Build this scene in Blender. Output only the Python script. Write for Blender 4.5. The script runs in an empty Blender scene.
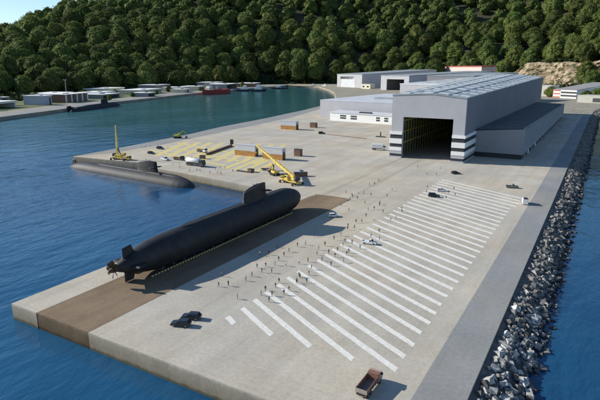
import bpy, math, random
import numpy as np
from mathutils import Vector
random.seed(11); rng = np.random.default_rng(11)
S = bpy.context.scene; COL = S.collection
PI = math.pi; R = math.radians
WATER = -5.2
NEAR = (0.504, 0.8636)          # horizontal heading of the far view
# ------------------------------------------------------------------ materials
MATS = {}
def mat(name, col, rough=.8, var=.25, scale=.5, metal=0., bump=0., bscale=None, coords='Object', rnd=0., spec=.4, col2=None, wave=None):
    if name in MATS: return MATS[name]
    m = bpy.data.materials.new(name); m.use_nodes = True; nt = m.node_tree; N = nt.nodes; L = nt.links
    p = N['Principled BSDF']; p.inputs['Roughness'].default_value = rough; p.inputs['Metallic'].default_value = metal
    p.inputs['Specular IOR Level'].default_value = spec
    if coords == 'World': g = N.new('ShaderNodeNewGeometry'); co = g.outputs['Position']
    else: g = N.new('ShaderNodeTexCoord'); co = g.outputs['Object']
    n = N.new('ShaderNodeTexNoise'); n.inputs['Scale'].default_value = scale; n.inputs['Detail'].default_value = 6; n.inputs['Roughness'].default_value = .65
    L.new(co, n.inputs['Vector'])
    r = N.new('ShaderNodeValToRGB'); r.color_ramp.elements[0].position = .3; r.color_ramp.elements[1].position = .7
    c2 = col2 if col2 else tuple(min(1, c*(1+var)) for c in col)
    r.color_ramp.elements[0].color = (*[c*(1-var) for c in col], 1) if not col2 else (*col, 1)
    r.color_ramp.elements[1].color = (*c2, 1)
    L.new(n.outputs['Fac'], r.inputs['Fac']); out = r.outputs['Color']
    if rnd:
        oi = N.new('ShaderNodeObjectInfo'); hs = N.new('ShaderNodeHueSaturation')
        a = N.new('ShaderNodeMath'); a.operation = 'MULTIPLY_ADD'; a.inputs[1].default_value = 2*rnd; a.inputs[2].default_value = 1-rnd
        L.new(oi.outputs['Random'], a.inputs[0]); L.new(a.outputs[0], hs.inputs['Value'])
        b = N.new('ShaderNodeMath'); b.operation = 'MULTIPLY_ADD'; b.inputs[1].default_value = .035; b.inputs[2].default_value = .485
        w = N.new('ShaderNodeMath'); w.operation = 'FRACT'; w2 = N.new('ShaderNodeMath'); w2.operation = 'MULTIPLY'; w2.inputs[1].default_value = 7.3
        L.new(oi.outputs['Random'], w2.inputs[0]); L.new(w2.outputs[0], w.inputs[0]); L.new(w.outputs[0], b.inputs[0]); L.new(b.outputs[0], hs.inputs['Hue'])
        L.new(out, hs.inputs['Color']); out = hs.outputs['Color']
    L.new(out, p.inputs['Base Color'])
    if bump or wave:
        bp = N.new('ShaderNodeBump'); bp.inputs['Distance'].default_value = bump or .1; bp.inputs['Strength'].default_value = .6
        if wave:
            wv = N.new('ShaderNodeTexWave'); wv.bands_direction = wave[0]; wv.inputs['Scale'].default_value = wave[1]
            L.new(co, wv.inputs['Vector']); L.new(wv.outputs['Fac'], bp.inputs['Height'])
        else:
            n2 = N.new('ShaderNodeTexNoise'); n2.inputs['Scale'].default_value = bscale or scale*6; n2.inputs['Detail'].default_value = 4
            L.new(co, n2.inputs['Vector']); L.new(n2.outputs['Fac'], bp.inputs['Height'])
        L.new(bp.outputs['Normal'], p.inputs['Normal'])
    MATS[name] = m; return m

def concrete_mat(name, c1, c2, joint=0., stain=.5, jx=7.5, wall=False):
    """weathered slab concrete: broad stains, fine speckle, streaks, thin joints"""
    m = bpy.data.materials.new(name); m.use_nodes = True; nt = m.node_tree; N = nt.nodes; L = nt.links
    p = N['Principled BSDF']; p.inputs['Roughness'].default_value = .9; p.inputs['Specular IOR Level'].default_value = .25
    g = N.new('ShaderNodeNewGeometry'); co = g.outputs['Position']
    def noise(sc, det=6, rough=.6, stretch=None, rot=0):
        n = N.new('ShaderNodeTexNoise'); n.inputs['Scale'].default_value = sc; n.inputs['Detail'].default_value = det; n.inputs['Roughness'].default_value = rough
        if stretch:
            mp = N.new('ShaderNodeMapping'); mp.inputs['Scale'].default_value = stretch; mp.inputs['Rotation'].default_value = (0, 0, rot)
            L.new(co, mp.inputs['Vector']); L.new(mp.outputs['Vector'], n.inputs['Vector'])
        else: L.new(co, n.inputs['Vector'])
        return n.outputs['Fac']
    def ramp(f, a, b, ca, cb):
        r = N.new('ShaderNodeValToRGB'); e = r.color_ramp.elements; e[0].position = a; e[1].position = b
        e[0].color = (*ca, 1); e[1].color = (*cb, 1); L.new(f, r.inputs['Fac']); return r.outputs['Color']
    def mul(a, b, fac=1.):
        x = N.new('ShaderNodeMix'); x.data_type = 'RGBA'; x.blend_type = 'MULTIPLY'; x.inputs['Factor'].default_value = fac
        L.new(a, x.inputs['A']); L.new(b, x.inputs['B']); return x.outputs['Result']
    k = lambda v: (v, v, v)
    c = ramp(noise(.035, 7, .62), .32, .68, c1, c2)
    c = mul(c, ramp(noise(.9, 8, .75), .3, .7, k(.8), k(1.1)), 1)
    c = mul(c, ramp(noise(.16, 5, .6, (1, .09, 1), -.25), .36, .62, k(1-.5*stain), k(1.04)), .45)
    c = mul(c, ramp(noise(.012, 4, .6), .4, .62, (.93, .96, 1.0), (1.03, 1.0, .94)), 1)
    if joint:
        br = N.new('ShaderNodeTexBrick'); br.inputs['Scale'].default_value = 1; br.inputs['Mortar Size'].default_value = .07
        br.inputs['Brick Width'].default_value = jx; br.inputs['Row Height'].default_value = jx; br.offset = 0
        br.inputs['Color1'].default_value = (*k(1), 1); br.inputs['Color2'].default_value = (*k(.955), 1); br.inputs['Mortar'].default_value = (*k(1-joint), 1)
        L.new(co, br.inputs['Vector']); c = mul(c, br.outputs['Color'])
    if wall:       # quay walls toned darker below the top edge, with weed in the tidal band
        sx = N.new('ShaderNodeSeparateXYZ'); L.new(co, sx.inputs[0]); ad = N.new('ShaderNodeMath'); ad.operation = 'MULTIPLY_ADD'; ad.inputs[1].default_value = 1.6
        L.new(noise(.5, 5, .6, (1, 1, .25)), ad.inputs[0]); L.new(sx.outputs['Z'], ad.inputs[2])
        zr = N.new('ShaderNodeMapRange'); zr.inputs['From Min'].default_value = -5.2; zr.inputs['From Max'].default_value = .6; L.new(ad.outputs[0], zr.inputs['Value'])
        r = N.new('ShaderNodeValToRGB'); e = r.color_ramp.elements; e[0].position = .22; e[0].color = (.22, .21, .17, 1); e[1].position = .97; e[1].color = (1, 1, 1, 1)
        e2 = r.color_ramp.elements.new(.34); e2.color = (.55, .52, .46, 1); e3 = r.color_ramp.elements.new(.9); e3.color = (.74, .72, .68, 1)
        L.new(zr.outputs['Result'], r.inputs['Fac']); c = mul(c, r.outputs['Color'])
    L.new(c, p.inputs['Base Color'])
    bp = N.new('ShaderNodeBump'); bp.inputs['Distance'].default_value = .05; bp.inputs['Strength'].default_value = .5
    L.new(noise(2.5, 6, .7), bp.inputs['Height']); L.new(bp.outputs['Normal'], p.inputs['Normal'])
    MATS[name] = m; return m

def water_mat():
    m = bpy.data.materials.new('sea_water'); m.use_nodes = True; nt = m.node_tree; N = nt.nodes; L = nt.links
    p = N['Principled BSDF']; p.inputs['Roughness'].default_value = .12; p.inputs['IOR'].default_value = 1.33
    g = N.new('ShaderNodeNewGeometry')
    def noise(sc, st, rot, det=3):
        mp = N.new('ShaderNodeMapping'); mp.inputs['Scale'].default_value = st; mp.inputs['Rotation'].default_value = (0, 0, rot)
        L.new(g.outputs['Position'], mp.inputs['Vector'])
        n = N.new('ShaderNodeTexNoise'); n.inputs['Scale'].default_value = sc; n.inputs['Detail'].default_value = det; n.inputs['Roughness'].default_value = .55
        L.new(mp.outputs['Vector'], n.inputs['Vector']); return n.outputs['Fac']
    a = noise(.28, (1, .42, 1), .55, 4); b = noise(.07, (1, .5, 1), .2, 2)
    ad = N.new('ShaderNodeMath'); ad.operation = 'MULTIPLY_ADD'; ad.inputs[1].default_value = 2.2
    L.new(b, ad.inputs[0]); L.new(a, ad.inputs[2])
    bp = N.new('ShaderNodeBump'); bp.inputs['Distance'].default_value = WB
    vr = N.new('ShaderNodeMapRange'); vr.inputs['From Min'].default_value = .35; vr.inputs['From Max'].default_value = .65; vr.inputs['To Min'].default_value = .35; vr.inputs['To Max'].default_value = 1
    L.new(noise(.011, (1, .45, 1), .9, 4), vr.inputs['Value']); L.new(vr.outputs['Result'], bp.inputs['Strength'])
    L.new(ad.outputs[0], bp.inputs['Height']); L.new(bp.outputs['Normal'], p.inputs['Normal'])
    r = N.new('ShaderNodeValToRGB'); e = r.color_ramp.elements; e[0].position = .35; e[1].position = .7
    e[0].color = (*WC1, 1); e[1].color = (*WC2, 1)
    L.new(noise(.006, (1, 1, 1), 0, 4), r.inputs['Fac'])
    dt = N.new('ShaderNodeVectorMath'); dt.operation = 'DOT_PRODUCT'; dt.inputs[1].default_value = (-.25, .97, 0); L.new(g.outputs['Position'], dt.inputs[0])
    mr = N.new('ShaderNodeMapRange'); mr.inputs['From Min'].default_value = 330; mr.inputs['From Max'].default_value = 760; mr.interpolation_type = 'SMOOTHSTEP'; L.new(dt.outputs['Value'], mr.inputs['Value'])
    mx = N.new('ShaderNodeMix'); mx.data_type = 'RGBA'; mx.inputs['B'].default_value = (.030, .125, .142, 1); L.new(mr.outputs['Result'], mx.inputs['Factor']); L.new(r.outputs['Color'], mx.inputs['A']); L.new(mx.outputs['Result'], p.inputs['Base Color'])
    MATS['water'] = m; return m
WB = .55; WC1 = (.006, .047, .118); WC2 = (.013, .088, .18)

# ------------------------------------------------------------------ mesh builder
class MB:
    def __init__(s): s.v = []; s.f = []; s.mi = []; s.sm = []
    def add(s, vs, fs, mi=0, smooth=False):
        o = len(s.v); s.v += [tuple(map(float, x)) for x in vs]
        for f in fs: s.f.append([i+o for i in f]); s.mi.append(mi); s.sm.append(smooth)
        return s
    def hexa(s, p, mi=0):   # 4 bottom (ccw), 4 top (ccw)
        return s.add(p, [(3, 2, 1, 0), (4, 5, 6, 7), (0, 1, 5, 4), (1, 2, 6, 5), (2, 3, 7, 6), (3, 0, 4, 7)], mi)
    def box(s, x0, x1, y0, y1, z0, z1, mi=0):
        return s.hexa([(x0, y0, z0), (x1, y0, z0), (x1, y1, z0), (x0, y1, z0), (x0, y0, z1), (x1, y0, z1), (x1, y1, z1), (x0, y1, z1)], mi)
    def bbox(s, x0, x1, y0, y1, z0, z1, b=.06, mi=0):   # box with chamfered upper and vertical edges
        rings = []
        for z, i in ((z0, b*.4), (z0+b, 0), (z1-b, 0), (z1, b)):
            a, c, d, e = x0+i, x1-i, y0+i, y1-i
            rings.append([(a+b, d, z), (c-b, d, z), (c, d+b, z), (c, e-b, z), (c-b, e, z), (a+b, e, z), (a, e-b, z), (a, d+b, z)])
        return s.loft(rings, mi, True, False)
    def obox(s, c, sx, sy, sz, a=0, mi=0):              # centre-bottom, rotated about z
        ca, sa = math.cos(a), math.sin(a)
        P = lambda x, y, z: (c[0]+x*ca-y*sa, c[1]+x*sa+y*ca, c[2]+z)
        return s.hexa([P(-sx/2, -sy/2, 0), P(sx/2, -sy/2, 0), P(sx/2, sy/2, 0), P(-sx/2, sy/2, 0), P(-sx/2, -sy/2, sz), P(sx/2, -sy/2, sz), P(sx/2, sy/2, sz), P(-sx/2, sy/2, sz)], mi)
    def prism(s, poly, z0, z1, mi=0):
        n = len(poly); vs = [(x, y, z0) for x, y in poly]+[(x, y, z1) for x, y in poly]
        return s.add(vs, [tuple(range(n-1, -1, -1)), tuple(range(n, 2*n))]+[(i, (i+1) % n, n+(i+1) % n, n+i) for i in range(n)], mi)
    def loft(s, rings, mi=0, caps=True, smooth=True):
        n = len(rings[0]); vs = [p for r in rings for p in r]; fs = []
        for k in range(len(rings)-1):
            for i in range(n): fs.append((k*n+i, k*n+(i+1) % n, (k+1)*n+(i+1) % n, (k+1)*n+i))
        s.add(vs, fs, mi, smooth)
        if caps:
            s.add(rings[0], [tuple(range(n-1, -1, -1))], mi, False); s.add(rings[-1], [tuple(range(n))], mi, False)
        return s
    def tube(s, path, rad, n=8, mi=0, caps=True, smooth=True):
        P = [Vector(p) for p in path]; rr = rad if hasattr(rad, '__len__') else [rad]*len(P); rings = []
        for i, p in enumerate(P):
            d = (P[min(i+1, len(P)-1)]-P[max(i-1, 0)]).normalized()
            u = d.cross(Vector((0, 0, 1))); u = u.normalized() if u.length > 1e-3 else Vector((1, 0, 0)); w = u.cross(d)
            rings.append([tuple(p+rr[i]*(math.cos(2*PI*k/n)*u+math.sin(2*PI*k/n)*w)) for k in range(n)])
        return s.loft(rings, mi, caps, smooth)
    def beam(s, a, b, w, h, mi=0):
        a, b = Vector(a), Vector(b); d = (b-a).normalized(); u = d.cross(Vector((0, 0, 1))); u = u.normalized() if u.length > 1e-3 else Vector((1, 0, 0)); k = u.cross(d)
        q = [(-w/2, -h/2), (w/2, -h/2), (w/2, h/2), (-w/2, h/2)]
        return s.loft([[tuple(a+u*x+k*y) for x, y in q], [tuple(b+u*x+k*y) for x, y in q]], mi, True, False)
    def build(s, name, mats, parent=None, loc=None, rotz=0, link=True):
        me = bpy.data.meshes.new(name); me.from_pydata(s.v, [], s.f)
        for m in (mats if isinstance(mats, (list, tuple)) else [mats]): me.materials.append(m)
        me.polygons.foreach_set('material_index', s.mi); me.polygons.foreach_set('use_smooth', s.sm); me.update()
        return put(name, me, parent, loc, rotz)
def put(name, me, parent=None, loc=None, rotz=0):
    o = bpy.data.objects.new(name, me); COL.objects.link(o)
    if parent: o.parent = parent
    if loc: o.location = loc
    if rotz: o.rotation_euler = (0, 0, rotz)
    return o
def thing(name, label, cat, loc=(0, 0, 0), rotz=0, group=None):
    o = bpy.data.objects.new(name, None); COL.objects.link(o); o.location = loc; o.rotation_euler = (0, 0, rotz); o.empty_display_size = .5
    return tag(o, label, cat, group)
def tag(o, label, cat, group=None):
    o['label'] = label; o['category'] = cat
    if group: o['group'] = group
    return o
def struct(o): o['kind'] = 'structure'; return o
KIDS = {}
def kids(o):
    return [c for c in ALLKIDS.get(o.name, [])]
ALLKIDS = {}
def index_kids(root):
    ALLKIDS.clear()
    for o in S.objects:
        if o.parent: ALLKIDS.setdefault(o.parent.name, []).append(o)
def copy_tree(o, parent=None):
    c = o.copy(); COL.objects.link(c)
    if parent: c.parent = parent
    for ch in list(ALLKIDS.get(o.name, [])): copy_tree(ch, c)
    return c
def dup(root, loc, rotz, label, group=None, scale=None):
    index_kids(root); c = copy_tree(root); c.location = loc; c.rotation_euler = (0, 0, rotz); c['label'] = label
    if group: c['group'] = group
    if scale: c.scale = (scale,)*3
    return c

# ------------------------------------------------------------------ palette
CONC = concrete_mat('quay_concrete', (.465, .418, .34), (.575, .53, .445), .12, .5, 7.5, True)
CONC2 = concrete_mat('road_concrete', (.27, .275, .268), (.335, .335, .325), .06, .4, 10.5)
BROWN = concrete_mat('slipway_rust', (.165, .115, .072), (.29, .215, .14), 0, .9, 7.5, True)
YARD = concrete_mat('yard_ground', (.27, .25, .20), (.40, .37, .29), 0, .6)
SAND = concrete_mat('beach_sand', (.30, .27, .20), (.45, .40, .30), 0, .6)
GRASS = concrete_mat('lawn', (.10, .13, .045), (.19, .20, .085), 0, .6)
PAINTW = mat('white_road_paint', (.60, .575, .51), .75, .18, .9, coords='World', col2=(.82, .81, .76))
PAINTY = mat('yellow_road_paint', (.52, .47, .32), .8, .3, .3, coords='World', col2=(.70, .56, .13))
SUBM = mat('black_hull_coating', (.021, .022, .024), .6, .4, .3, bump=.05, bscale=.9, spec=.35)
SUBG = mat('grey_hull_coating', (.040, .044, .050), .6, .3, .15, spec=.2)
BRONZE = mat('bronze', (.11, .078, .055), .6, .35, 1.2, metal=.35)
STEEL = mat('dark_steel', (.05, .05, .055), .55, .3, 1)
GREYST = mat('grey_steel', (.22, .23, .24), .5, .2, .6)
YEL = mat('yellow_machine_paint', (.64, .46, .10), .45, .2, 1.2)
YELB = mat('pale_yellow_boom_paint', (.70, .60, .24), .5, .15, 1)
BLK = mat('rubber', (.018, .018, .018), .85, .2, 4)
RIM = mat('wheel_rim', (.35, .35, .36), .35, .1, 5, metal=.8)
GLASS = mat('dark_glass', (.012, .016, .02), .08, .1, 1, spec=.6)
LAMPW = mat('clear_lamp', (.7, .7, .68), .15, .05, 5)
LAMPR = mat('red_lamp', (.35, .02, .02), .2, .05, 5)
CARW = mat('white_car_paint', (.78, .78, .77), .3, .04, 1)
CARD = mat('dark_blue_car_paint', (.022, .028, .042), .28, .1, 1)
CARK = mat('black_car_paint', (.018, .018, .020), .28, .1, 1)
CARG = mat('grey_car_paint', (.19, .19, .18), .35, .1, 1)
TRUCKB = mat('brown_truck_paint', (.22, .115, .085), .6, .3, 1.5)
TRUCKT = mat('dusty_pink_cab_paint', (.42, .30, .26), .55, .2, 1.5)
BEDM = mat('worn_bed_steel', (.15, .15, .135), .7, .4, 1.5)
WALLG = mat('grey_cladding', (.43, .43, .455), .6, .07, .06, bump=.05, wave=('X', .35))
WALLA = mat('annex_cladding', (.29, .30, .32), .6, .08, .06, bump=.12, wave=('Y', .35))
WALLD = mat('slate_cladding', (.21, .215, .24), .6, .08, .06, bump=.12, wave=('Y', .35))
ROOFM = mat('weathered_metal_roof', (.30, .335, .35), .45, .3, .07, bump=.1, wave=('Y', .3))
ROOFL = mat('pale_sheet_roof', (.58, .60, .63), .5, .15, .05)
ROOFD = mat('dark_ribbed_roof', (.055, .055, .062), .7, .25, .2)
SKYL = mat('translucent_skylight_sheet', (.74, .77, .78), .3, .1, .3)
WHITEB = mat('white_wall_paint', (.78, .78, .76), .7, .06, .2)
DARKB = mat('dark_louvre', (.035, .04, .045), .6, .2, .5)
CREAM = mat('cream_render', (.60, .57, .44), .8, .1, .2)
REDB = mat('red_wall_paint', (.42, .15, .09), .7, .15, .3)
PINKB = mat('pale_pink_wall', (.55, .45, .42), .8, .1, .1)
BRICK = mat('brick_infill', (.20, .12, .085), .85, .3, .5)
SHEDB = mat('rusty_brown_sheeting', (.40, .20, .055), .7, .3, .4)
SHEDG = mat('pale_grey_sheeting', (.50, .51, .54), .6, .12, .4)
WOODB = mat('brown_girder', (.17, .10, .065), .75, .3, .8)
ROCKL = mat('pale_rock', (.31, .30, .28), .9, .5, .6, rnd=.8, bump=.15, bscale=2)
def wet(m, z0, z1):      # stone stays dark and shiny in the splash zone above the waterline
    nt = m.node_tree; N = nt.nodes; L = nt.links; p = N['Principled BSDF']; src = p.inputs['Base Color'].links[0].from_socket
    g = N.new('ShaderNodeNewGeometry'); sx = N.new('ShaderNodeSeparateXYZ'); L.new(g.outputs['Position'], sx.inputs[0])
    mr = N.new('ShaderNodeMapRange'); mr.inputs['From Min'].default_value = z0; mr.inputs['From Max'].default_value = z1; mr.inputs['To Min'].default_value = .22; L.new(sx.outputs['Z'], mr.inputs['Value'])
    mx = N.new('ShaderNodeMix'); mx.data_type = 'RGBA'; mx.blend_type = 'MULTIPLY'; mx.inputs['Factor'].default_value = 1; L.new(src, mx.inputs['A']); L.new(mr.outputs['Result'], mx.inputs['B']); L.new(mx.outputs['Result'], p.inputs['Base Color'])
wet(ROCKL, -5.0, -3.6)
ROCKR = mat('rubble_rock', (.13, .127, .122), .95, .5, .5, coords='World', bump=.25, bscale=1.2)
LEAF = mat('broadleaf_foliage', (.112, .145, .036), .75, .4, .06, rnd=.36, spec=.2)
LEAF2 = mat('shrub_foliage', (.038, .055, .018), .8, .6, .05, coords='World', spec=.15)
def leafy(m, k):      # thin leaves pass part of the light
    nt = m.node_tree; N = nt.nodes; L = nt.links; p = N['Principled BSDF']; src = p.inputs['Base Color'].links[0].from_socket
    tr = N.new('ShaderNodeBsdfTranslucent'); mx = N.new('ShaderNodeMixShader'); mx.inputs['Fac'].default_value = k; L.new(src, tr.inputs['Color'])
    L.new(p.outputs['BSDF'], mx.inputs[1]); L.new(tr.outputs['BSDF'], mx.inputs[2]); L.new(mx.outputs['Shader'], N['Material Output'].inputs['Surface'])
leafy(LEAF, .42); leafy(LEAF2, .3)
BARK = mat('bark', (.055, .045, .035), .9, .3, .5)
SOIL = mat('forest_floor', (.050, .054, .030), .95, .6, .02, coords='World', col2=(.085, .075, .055), spec=.1)
ROCKT = mat('tan_cliff_rock', (.20, .125, .060), .95, .3, .045, coords='World', col2=(.46, .39, .29), bump=2.5, bscale=.09)
_r = [n for n in ROCKT.node_tree.nodes if n.type == 'VALTORGB'][0].color_ramp
for _p, _c in ((.43, (.05, .06, .025)), (.48, (.22, .17, .10)), (.56, (.34, .27, .18))): _e = _r.elements.new(_p); _e.color = (*_c, 1)
_r.elements[0].color = (.04, .055, .02, 1)
SHIPR = mat('red_ship_paint', (.27, .04, .03), .6, .25, .05)
SHIPK = mat('black_tug_paint', (.02, .022, .027), .5, .2, .1)
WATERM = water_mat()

# ------------------------------------------------------------------ ground, quays, water
def sheet(name, poly, z, m):
    b = MB(); b.add([(x, y, z) for x, y in poly], [tuple(range(len(poly)))]); return struct(b.build(name, m))
def slab(name, poly, z0, z1, m):
    b = MB(); b.prism(poly, z0, z1); return struct(b.build(name, m))
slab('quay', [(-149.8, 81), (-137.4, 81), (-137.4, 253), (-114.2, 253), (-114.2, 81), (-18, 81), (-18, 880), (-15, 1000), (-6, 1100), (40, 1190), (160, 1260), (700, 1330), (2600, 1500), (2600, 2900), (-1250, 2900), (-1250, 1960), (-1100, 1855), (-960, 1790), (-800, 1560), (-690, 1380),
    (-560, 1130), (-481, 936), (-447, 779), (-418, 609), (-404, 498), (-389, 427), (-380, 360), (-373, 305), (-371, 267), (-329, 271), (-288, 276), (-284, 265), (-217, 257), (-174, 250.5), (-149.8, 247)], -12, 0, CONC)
bz = MB(); arc = [(-114.3, 81.1)]+[(-114.3, 246)]+[(-115.5, 251), (-119, 252.95), (-133, 252.95), (-136.2, 251), (-137.3, 246)]+[(-137.3, 81.1)]
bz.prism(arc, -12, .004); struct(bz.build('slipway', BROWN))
sheet('slipway_apron_path', [(-137.3, 252.99), (-137.3, 246.1), (-136.2, 251.1)], .002, CONC)
sheet('service_road', [(-28.6, 81.02), (-18.03, 81.02), (-18.03, 880), (-15.1, 1000), (-24, 1050), (-28.6, 900)], .006, CONC2)
sheet('quay_edge_path', [(-370.9, 268), (-358, 290), (-356, 352), (-365, 415), (-374, 494), (-392, 642), (-430, 800), (-470, 940), (-480.7, 936), (-446.7, 779), (-417.7, 609), (-403.7, 498), (-388.7, 427), (-379.7, 360), (-372.7, 305)], .006, CONC2)
sheet('yard_ground', [(-480, 945), (-250, 905), (-25, 905), (-14.9, 1002), (-5.9, 1101), (40, 1191), (160, 1261), (700, 1331), (2590, 1501), (2590, 2890), (-1240, 2890), (-1240, 1965), (-1099, 1857), (-959, 1792), (-799, 1562), (-689, 1382), (-559, 1132)], .05, YARD)
slab('far_quay', [(-520, -250), (-600, 0), (-690, 250), (-769, 440), (-817, 563), (-896, 729), (-950, 910), (-1040, 1200), (-1074, 1379), (-1110, 1560), (-1145, 1760), (-1175, 1905), (-1250, 1960), (-1250, 2700), (-2600, 2700), (-2600, -250)], -12, 0, YARD)
sheet('far_quay_road', [(-605, 0), (-695, 250), (-774, 440), (-822, 563), (-901, 729), (-955, 910), (-1045, 1200), (-1079, 1379), (-1115, 1560), (-1150, 1760), (-1195, 1765), (-1150, 1550), (-1120, 1370), (-1090, 1195), (-1000, 915), (-940, 735), (-862, 575), (-815, 450), (-735, 250), (-650, 0)], .05, CONC2)
sheet('lawn', [(-830, 400), (-905, 590), (-960, 700), (-1020, 880), (-1110, 1150), (-1190, 1150), (-1150, 820), (-1060, 600), (-1010, 400)], .06, GRASS)
sheet('beach', [(-1170, 1895), (-1100, 1845), (-1000, 1805), (-930, 1795), (-905, 1900), (-905, 2150), (-1100, 2120), (-1280, 2000)], .12, SAND)
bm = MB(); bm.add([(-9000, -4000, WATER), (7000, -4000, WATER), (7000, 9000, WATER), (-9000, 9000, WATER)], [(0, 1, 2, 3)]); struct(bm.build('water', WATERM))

# parking stripes and yellow jetty markings: paint on the ground
b = MB(); zs = .012; w = 2.05
for i in range(34):
    y0 = 106.5+6.7*i; x0, x1 = -87.2+1.8*i/33+random.uniform(-.4, .4), -35.4+random.uniform(-.25, .25); sl = -.545
    xe = x1; ye = y0+sl*(xe-x0)
    if ye < 104.2: xe = x0+(104.2-y0)/sl; ye = 104.2
    if xe-x0 < 1.5: continue
    if i > 29: xe = x1+2
    b.add([(x0, y0, zs), (xe, ye, zs), (xe, ye+w, zs), (x0, y0+w, zs)], [(0, 1, 2, 3)])
struct(b.build('parking_markings', PAINTW))
b = MB()
ZS = [.012]
def stripe(ax, ay, bx, by, w, z=None):
    if z is None: ZS[0] += .004; z = ZS[0]
    d = Vector((bx-ax, by-ay, 0)).normalized(); n = Vector((-d.y, d.x, 0))*w/2
    b.add([(ax-n.x, ay-n.y, z), (bx-n.x, by-n.y, z), (bx+n.x, by+n.y, z), (ax+n.x, ay+n.y, z)], [(0, 3, 2, 1)])
for k in range(9):                                                       # long loose yellow bands across the jetty
    x = -330+k*11.5; stripe(x+16, 303+k*1.2, x-18, 378+k*4, 5.6)
for k in range(4): stripe(-230+k*8.5, 286+k*.6, -240+k*8.5, 332, 4.4)
stripe(-236, 296, -340, 322, 4.2); stripe(-244, 340, -352, 368, 4.2); stripe(-240, 318, -346, 345, 4.2)
struct(b.build('jetty_markings', PAINTY))
b = MB()
for (ax, ay, bx, by) in ((-132.9, 254, -136.5, 396), (-117, 254, -121.5, 396)):
    for o in (0, 1.5): stripe(ax+o, ay, bx+o, by, .16, .02)
struct(b.build('railway_track', STEEL))

# ------------------------------------------------------------------ hills
BASE = np.array([(-1050, -900), (-1020, -200), (-1030, 300), (-1090, 600), (-1180, 900), (-1290, 1250), (-1360, 1600), (-1350, 1900), (-1180, 2090), (-900, 2330), (-560, 2370), (-330, 2230), (-150, 1880), (60, 1720), (330, 1560), (800, 1480), (2400, 1500)], float)
def sdist(P):                                                            # signed distance behind the foot of the hills
    P = np.asarray(P, float); best = np.full(len(P), 1e9); sg = np.ones(len(P))
    for a, c in zip(BASE[:-1], BASE[1:]):
        d = c-a; t = np.clip(((P-a)@d)/(d@d), 0, 1); q = a+t[:, None]*d; r = P-q; dd = np.hypot(r[:, 0], r[:, 1])
        cr = d[0]*r[:, 1]-d[1]*r[:, 0]; m = dd < best-1e-6
        best[m] = dd[m]; sg[m] = np.sign(cr[m])
    return best*sg
def fnoise(x, y, s, seed):
    r = np.random.default_rng(seed); out = 0
    for k in range(7):
        a = r.uniform(0, 2*PI); f = r.uniform(.6, 1.8)/s; out = out+np.sin((x*np.cos(a)+y*np.sin(a))*f*2*PI/2+r.uniform(0, 6.3))
    return out/7
def height(P):
    P = np.asarray(P, float); d = sdist(P); x, y = P[:, 0], P[:, 1]
    ang = np.degrees(np.arctan2(x*.8636+y*.504, -x*.504+y*.8636))       # bearing seen over the harbour
    cap = np.interp(ang, [-60, -28.5, -27, -25, -22, -18, 20, 60], [170, 180, 195, 300, 520, 640, 620, 520])
    sl = np.interp(ang, [-60, -27, -20, -10, 0], [.21, .23, .31, .42, .47])
    h = -3+np.interp(d, [-50, 0, 60, 140, 1000, 2800], [-44, 0, 14, 48, 900, 2200])*sl/.5*.52
    h = h+fnoise(x, y, 420, 5)*np.clip(d/12, 0, 30)+fnoise(x, y, 130, 8)*np.clip(d/25, 0, 9)
    c0 = np.array((-420., 2300.)); cd = np.array((230., 1600.))-c0; tt = ((P-c0)@cd)/(cd@cd); off = (P-c0)@np.array((-cd[1], cd[0]))/np.hypot(*cd)
    wdw = np.clip(np.minimum(tt, 1-tt)*6+.3, 0, 1); sm = np.clip((off-28)/62, 0, 1); h = np.maximum(h, wdw*sm*sm*(3-2*sm)*97*(off < 900)-8*(1-sm)-4)
    k = 25.; h = np.where(h > cap-60, cap-60+60*(1-np.exp(-(h-cap+60)/60)), h)
    return h
st = 36; xs = np.arange(-4400, 2000, st); ys = np.arange(-700, 4000, st); GX, GY = np.meshgrid(xs, ys); P = np.stack([GX.ravel(), GY.ravel()], 1)
H = height(P); D = sdist(P); nx = len(xs); fs = []
for j in range(len(ys)-1):
    for i in range(nx-1):
        a = j*nx+i
        if max(D[a], D[a+1], D[a+nx], D[a+nx+1]) > -60: fs.append((a, a+1, a+nx+1, a+nx))
b = MB(); b.v = [(float(p[0]), float(p[1]), float(h)) for p, h in zip(P, H)]; b.f = fs; b.mi = [0]*len(fs); b.sm = [True]*len(fs)
struct(b.build('hills', SOIL))
# quarried tan cliff at the foot of the hill
def cliff():
    b = MB(); n, mrows = 110, 22; pts = []
    A = np.array((-420., 2300.)); Bp = np.array((230., 1600.)); d = Bp-A; ln = np.hypot(*d); d /= ln; nrm = np.array((-d[1], d[0]))
    for r in range(mrows):
        for i in range(n):
            t = i/(n-1); tt = r/(mrows-1); q = A+d*ln*t
            top = (94+10*fnoise(np.array([t*620.]), np.array([7.]), 60, 21)[0])*min(1, t*6+.3)*min(1, (1-t)*6+.3)
            steep = (math.floor(tt*5)+min(1, (tt*5 % 1)*.35+max(0, (tt*5 % 1)-.7)*2.2))/5; rough = 20*fnoise(np.array([t*950.]), np.array([tt*110.]), 85, 3)[0]+17*abs(fnoise(np.array([t*950.+90*tt]), np.array([tt*80.]), 24, 4)[0])
            back = -24+95*steep+rough*(.3+min(1, 3*tt*(1-tt)+.3))+rng.uniform(-3, 3); z = -3+top*tt+rng.uniform(-2.2, 2.2)*(0 < r < mrows-1)
            q = q+nrm*back+d*rng.uniform(-2.5, 2.5); pts.append((q[0], q[1], z))
    b.add(pts, [(r*n+i, r*n+i+1, (r+1)*n+i+1, (r+1)*n+i) for r in range(mrows-1) for i in range(n-1)])
    return struct(b.build('rock_cliff_terrain', ROCKT))
cliff()

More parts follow.
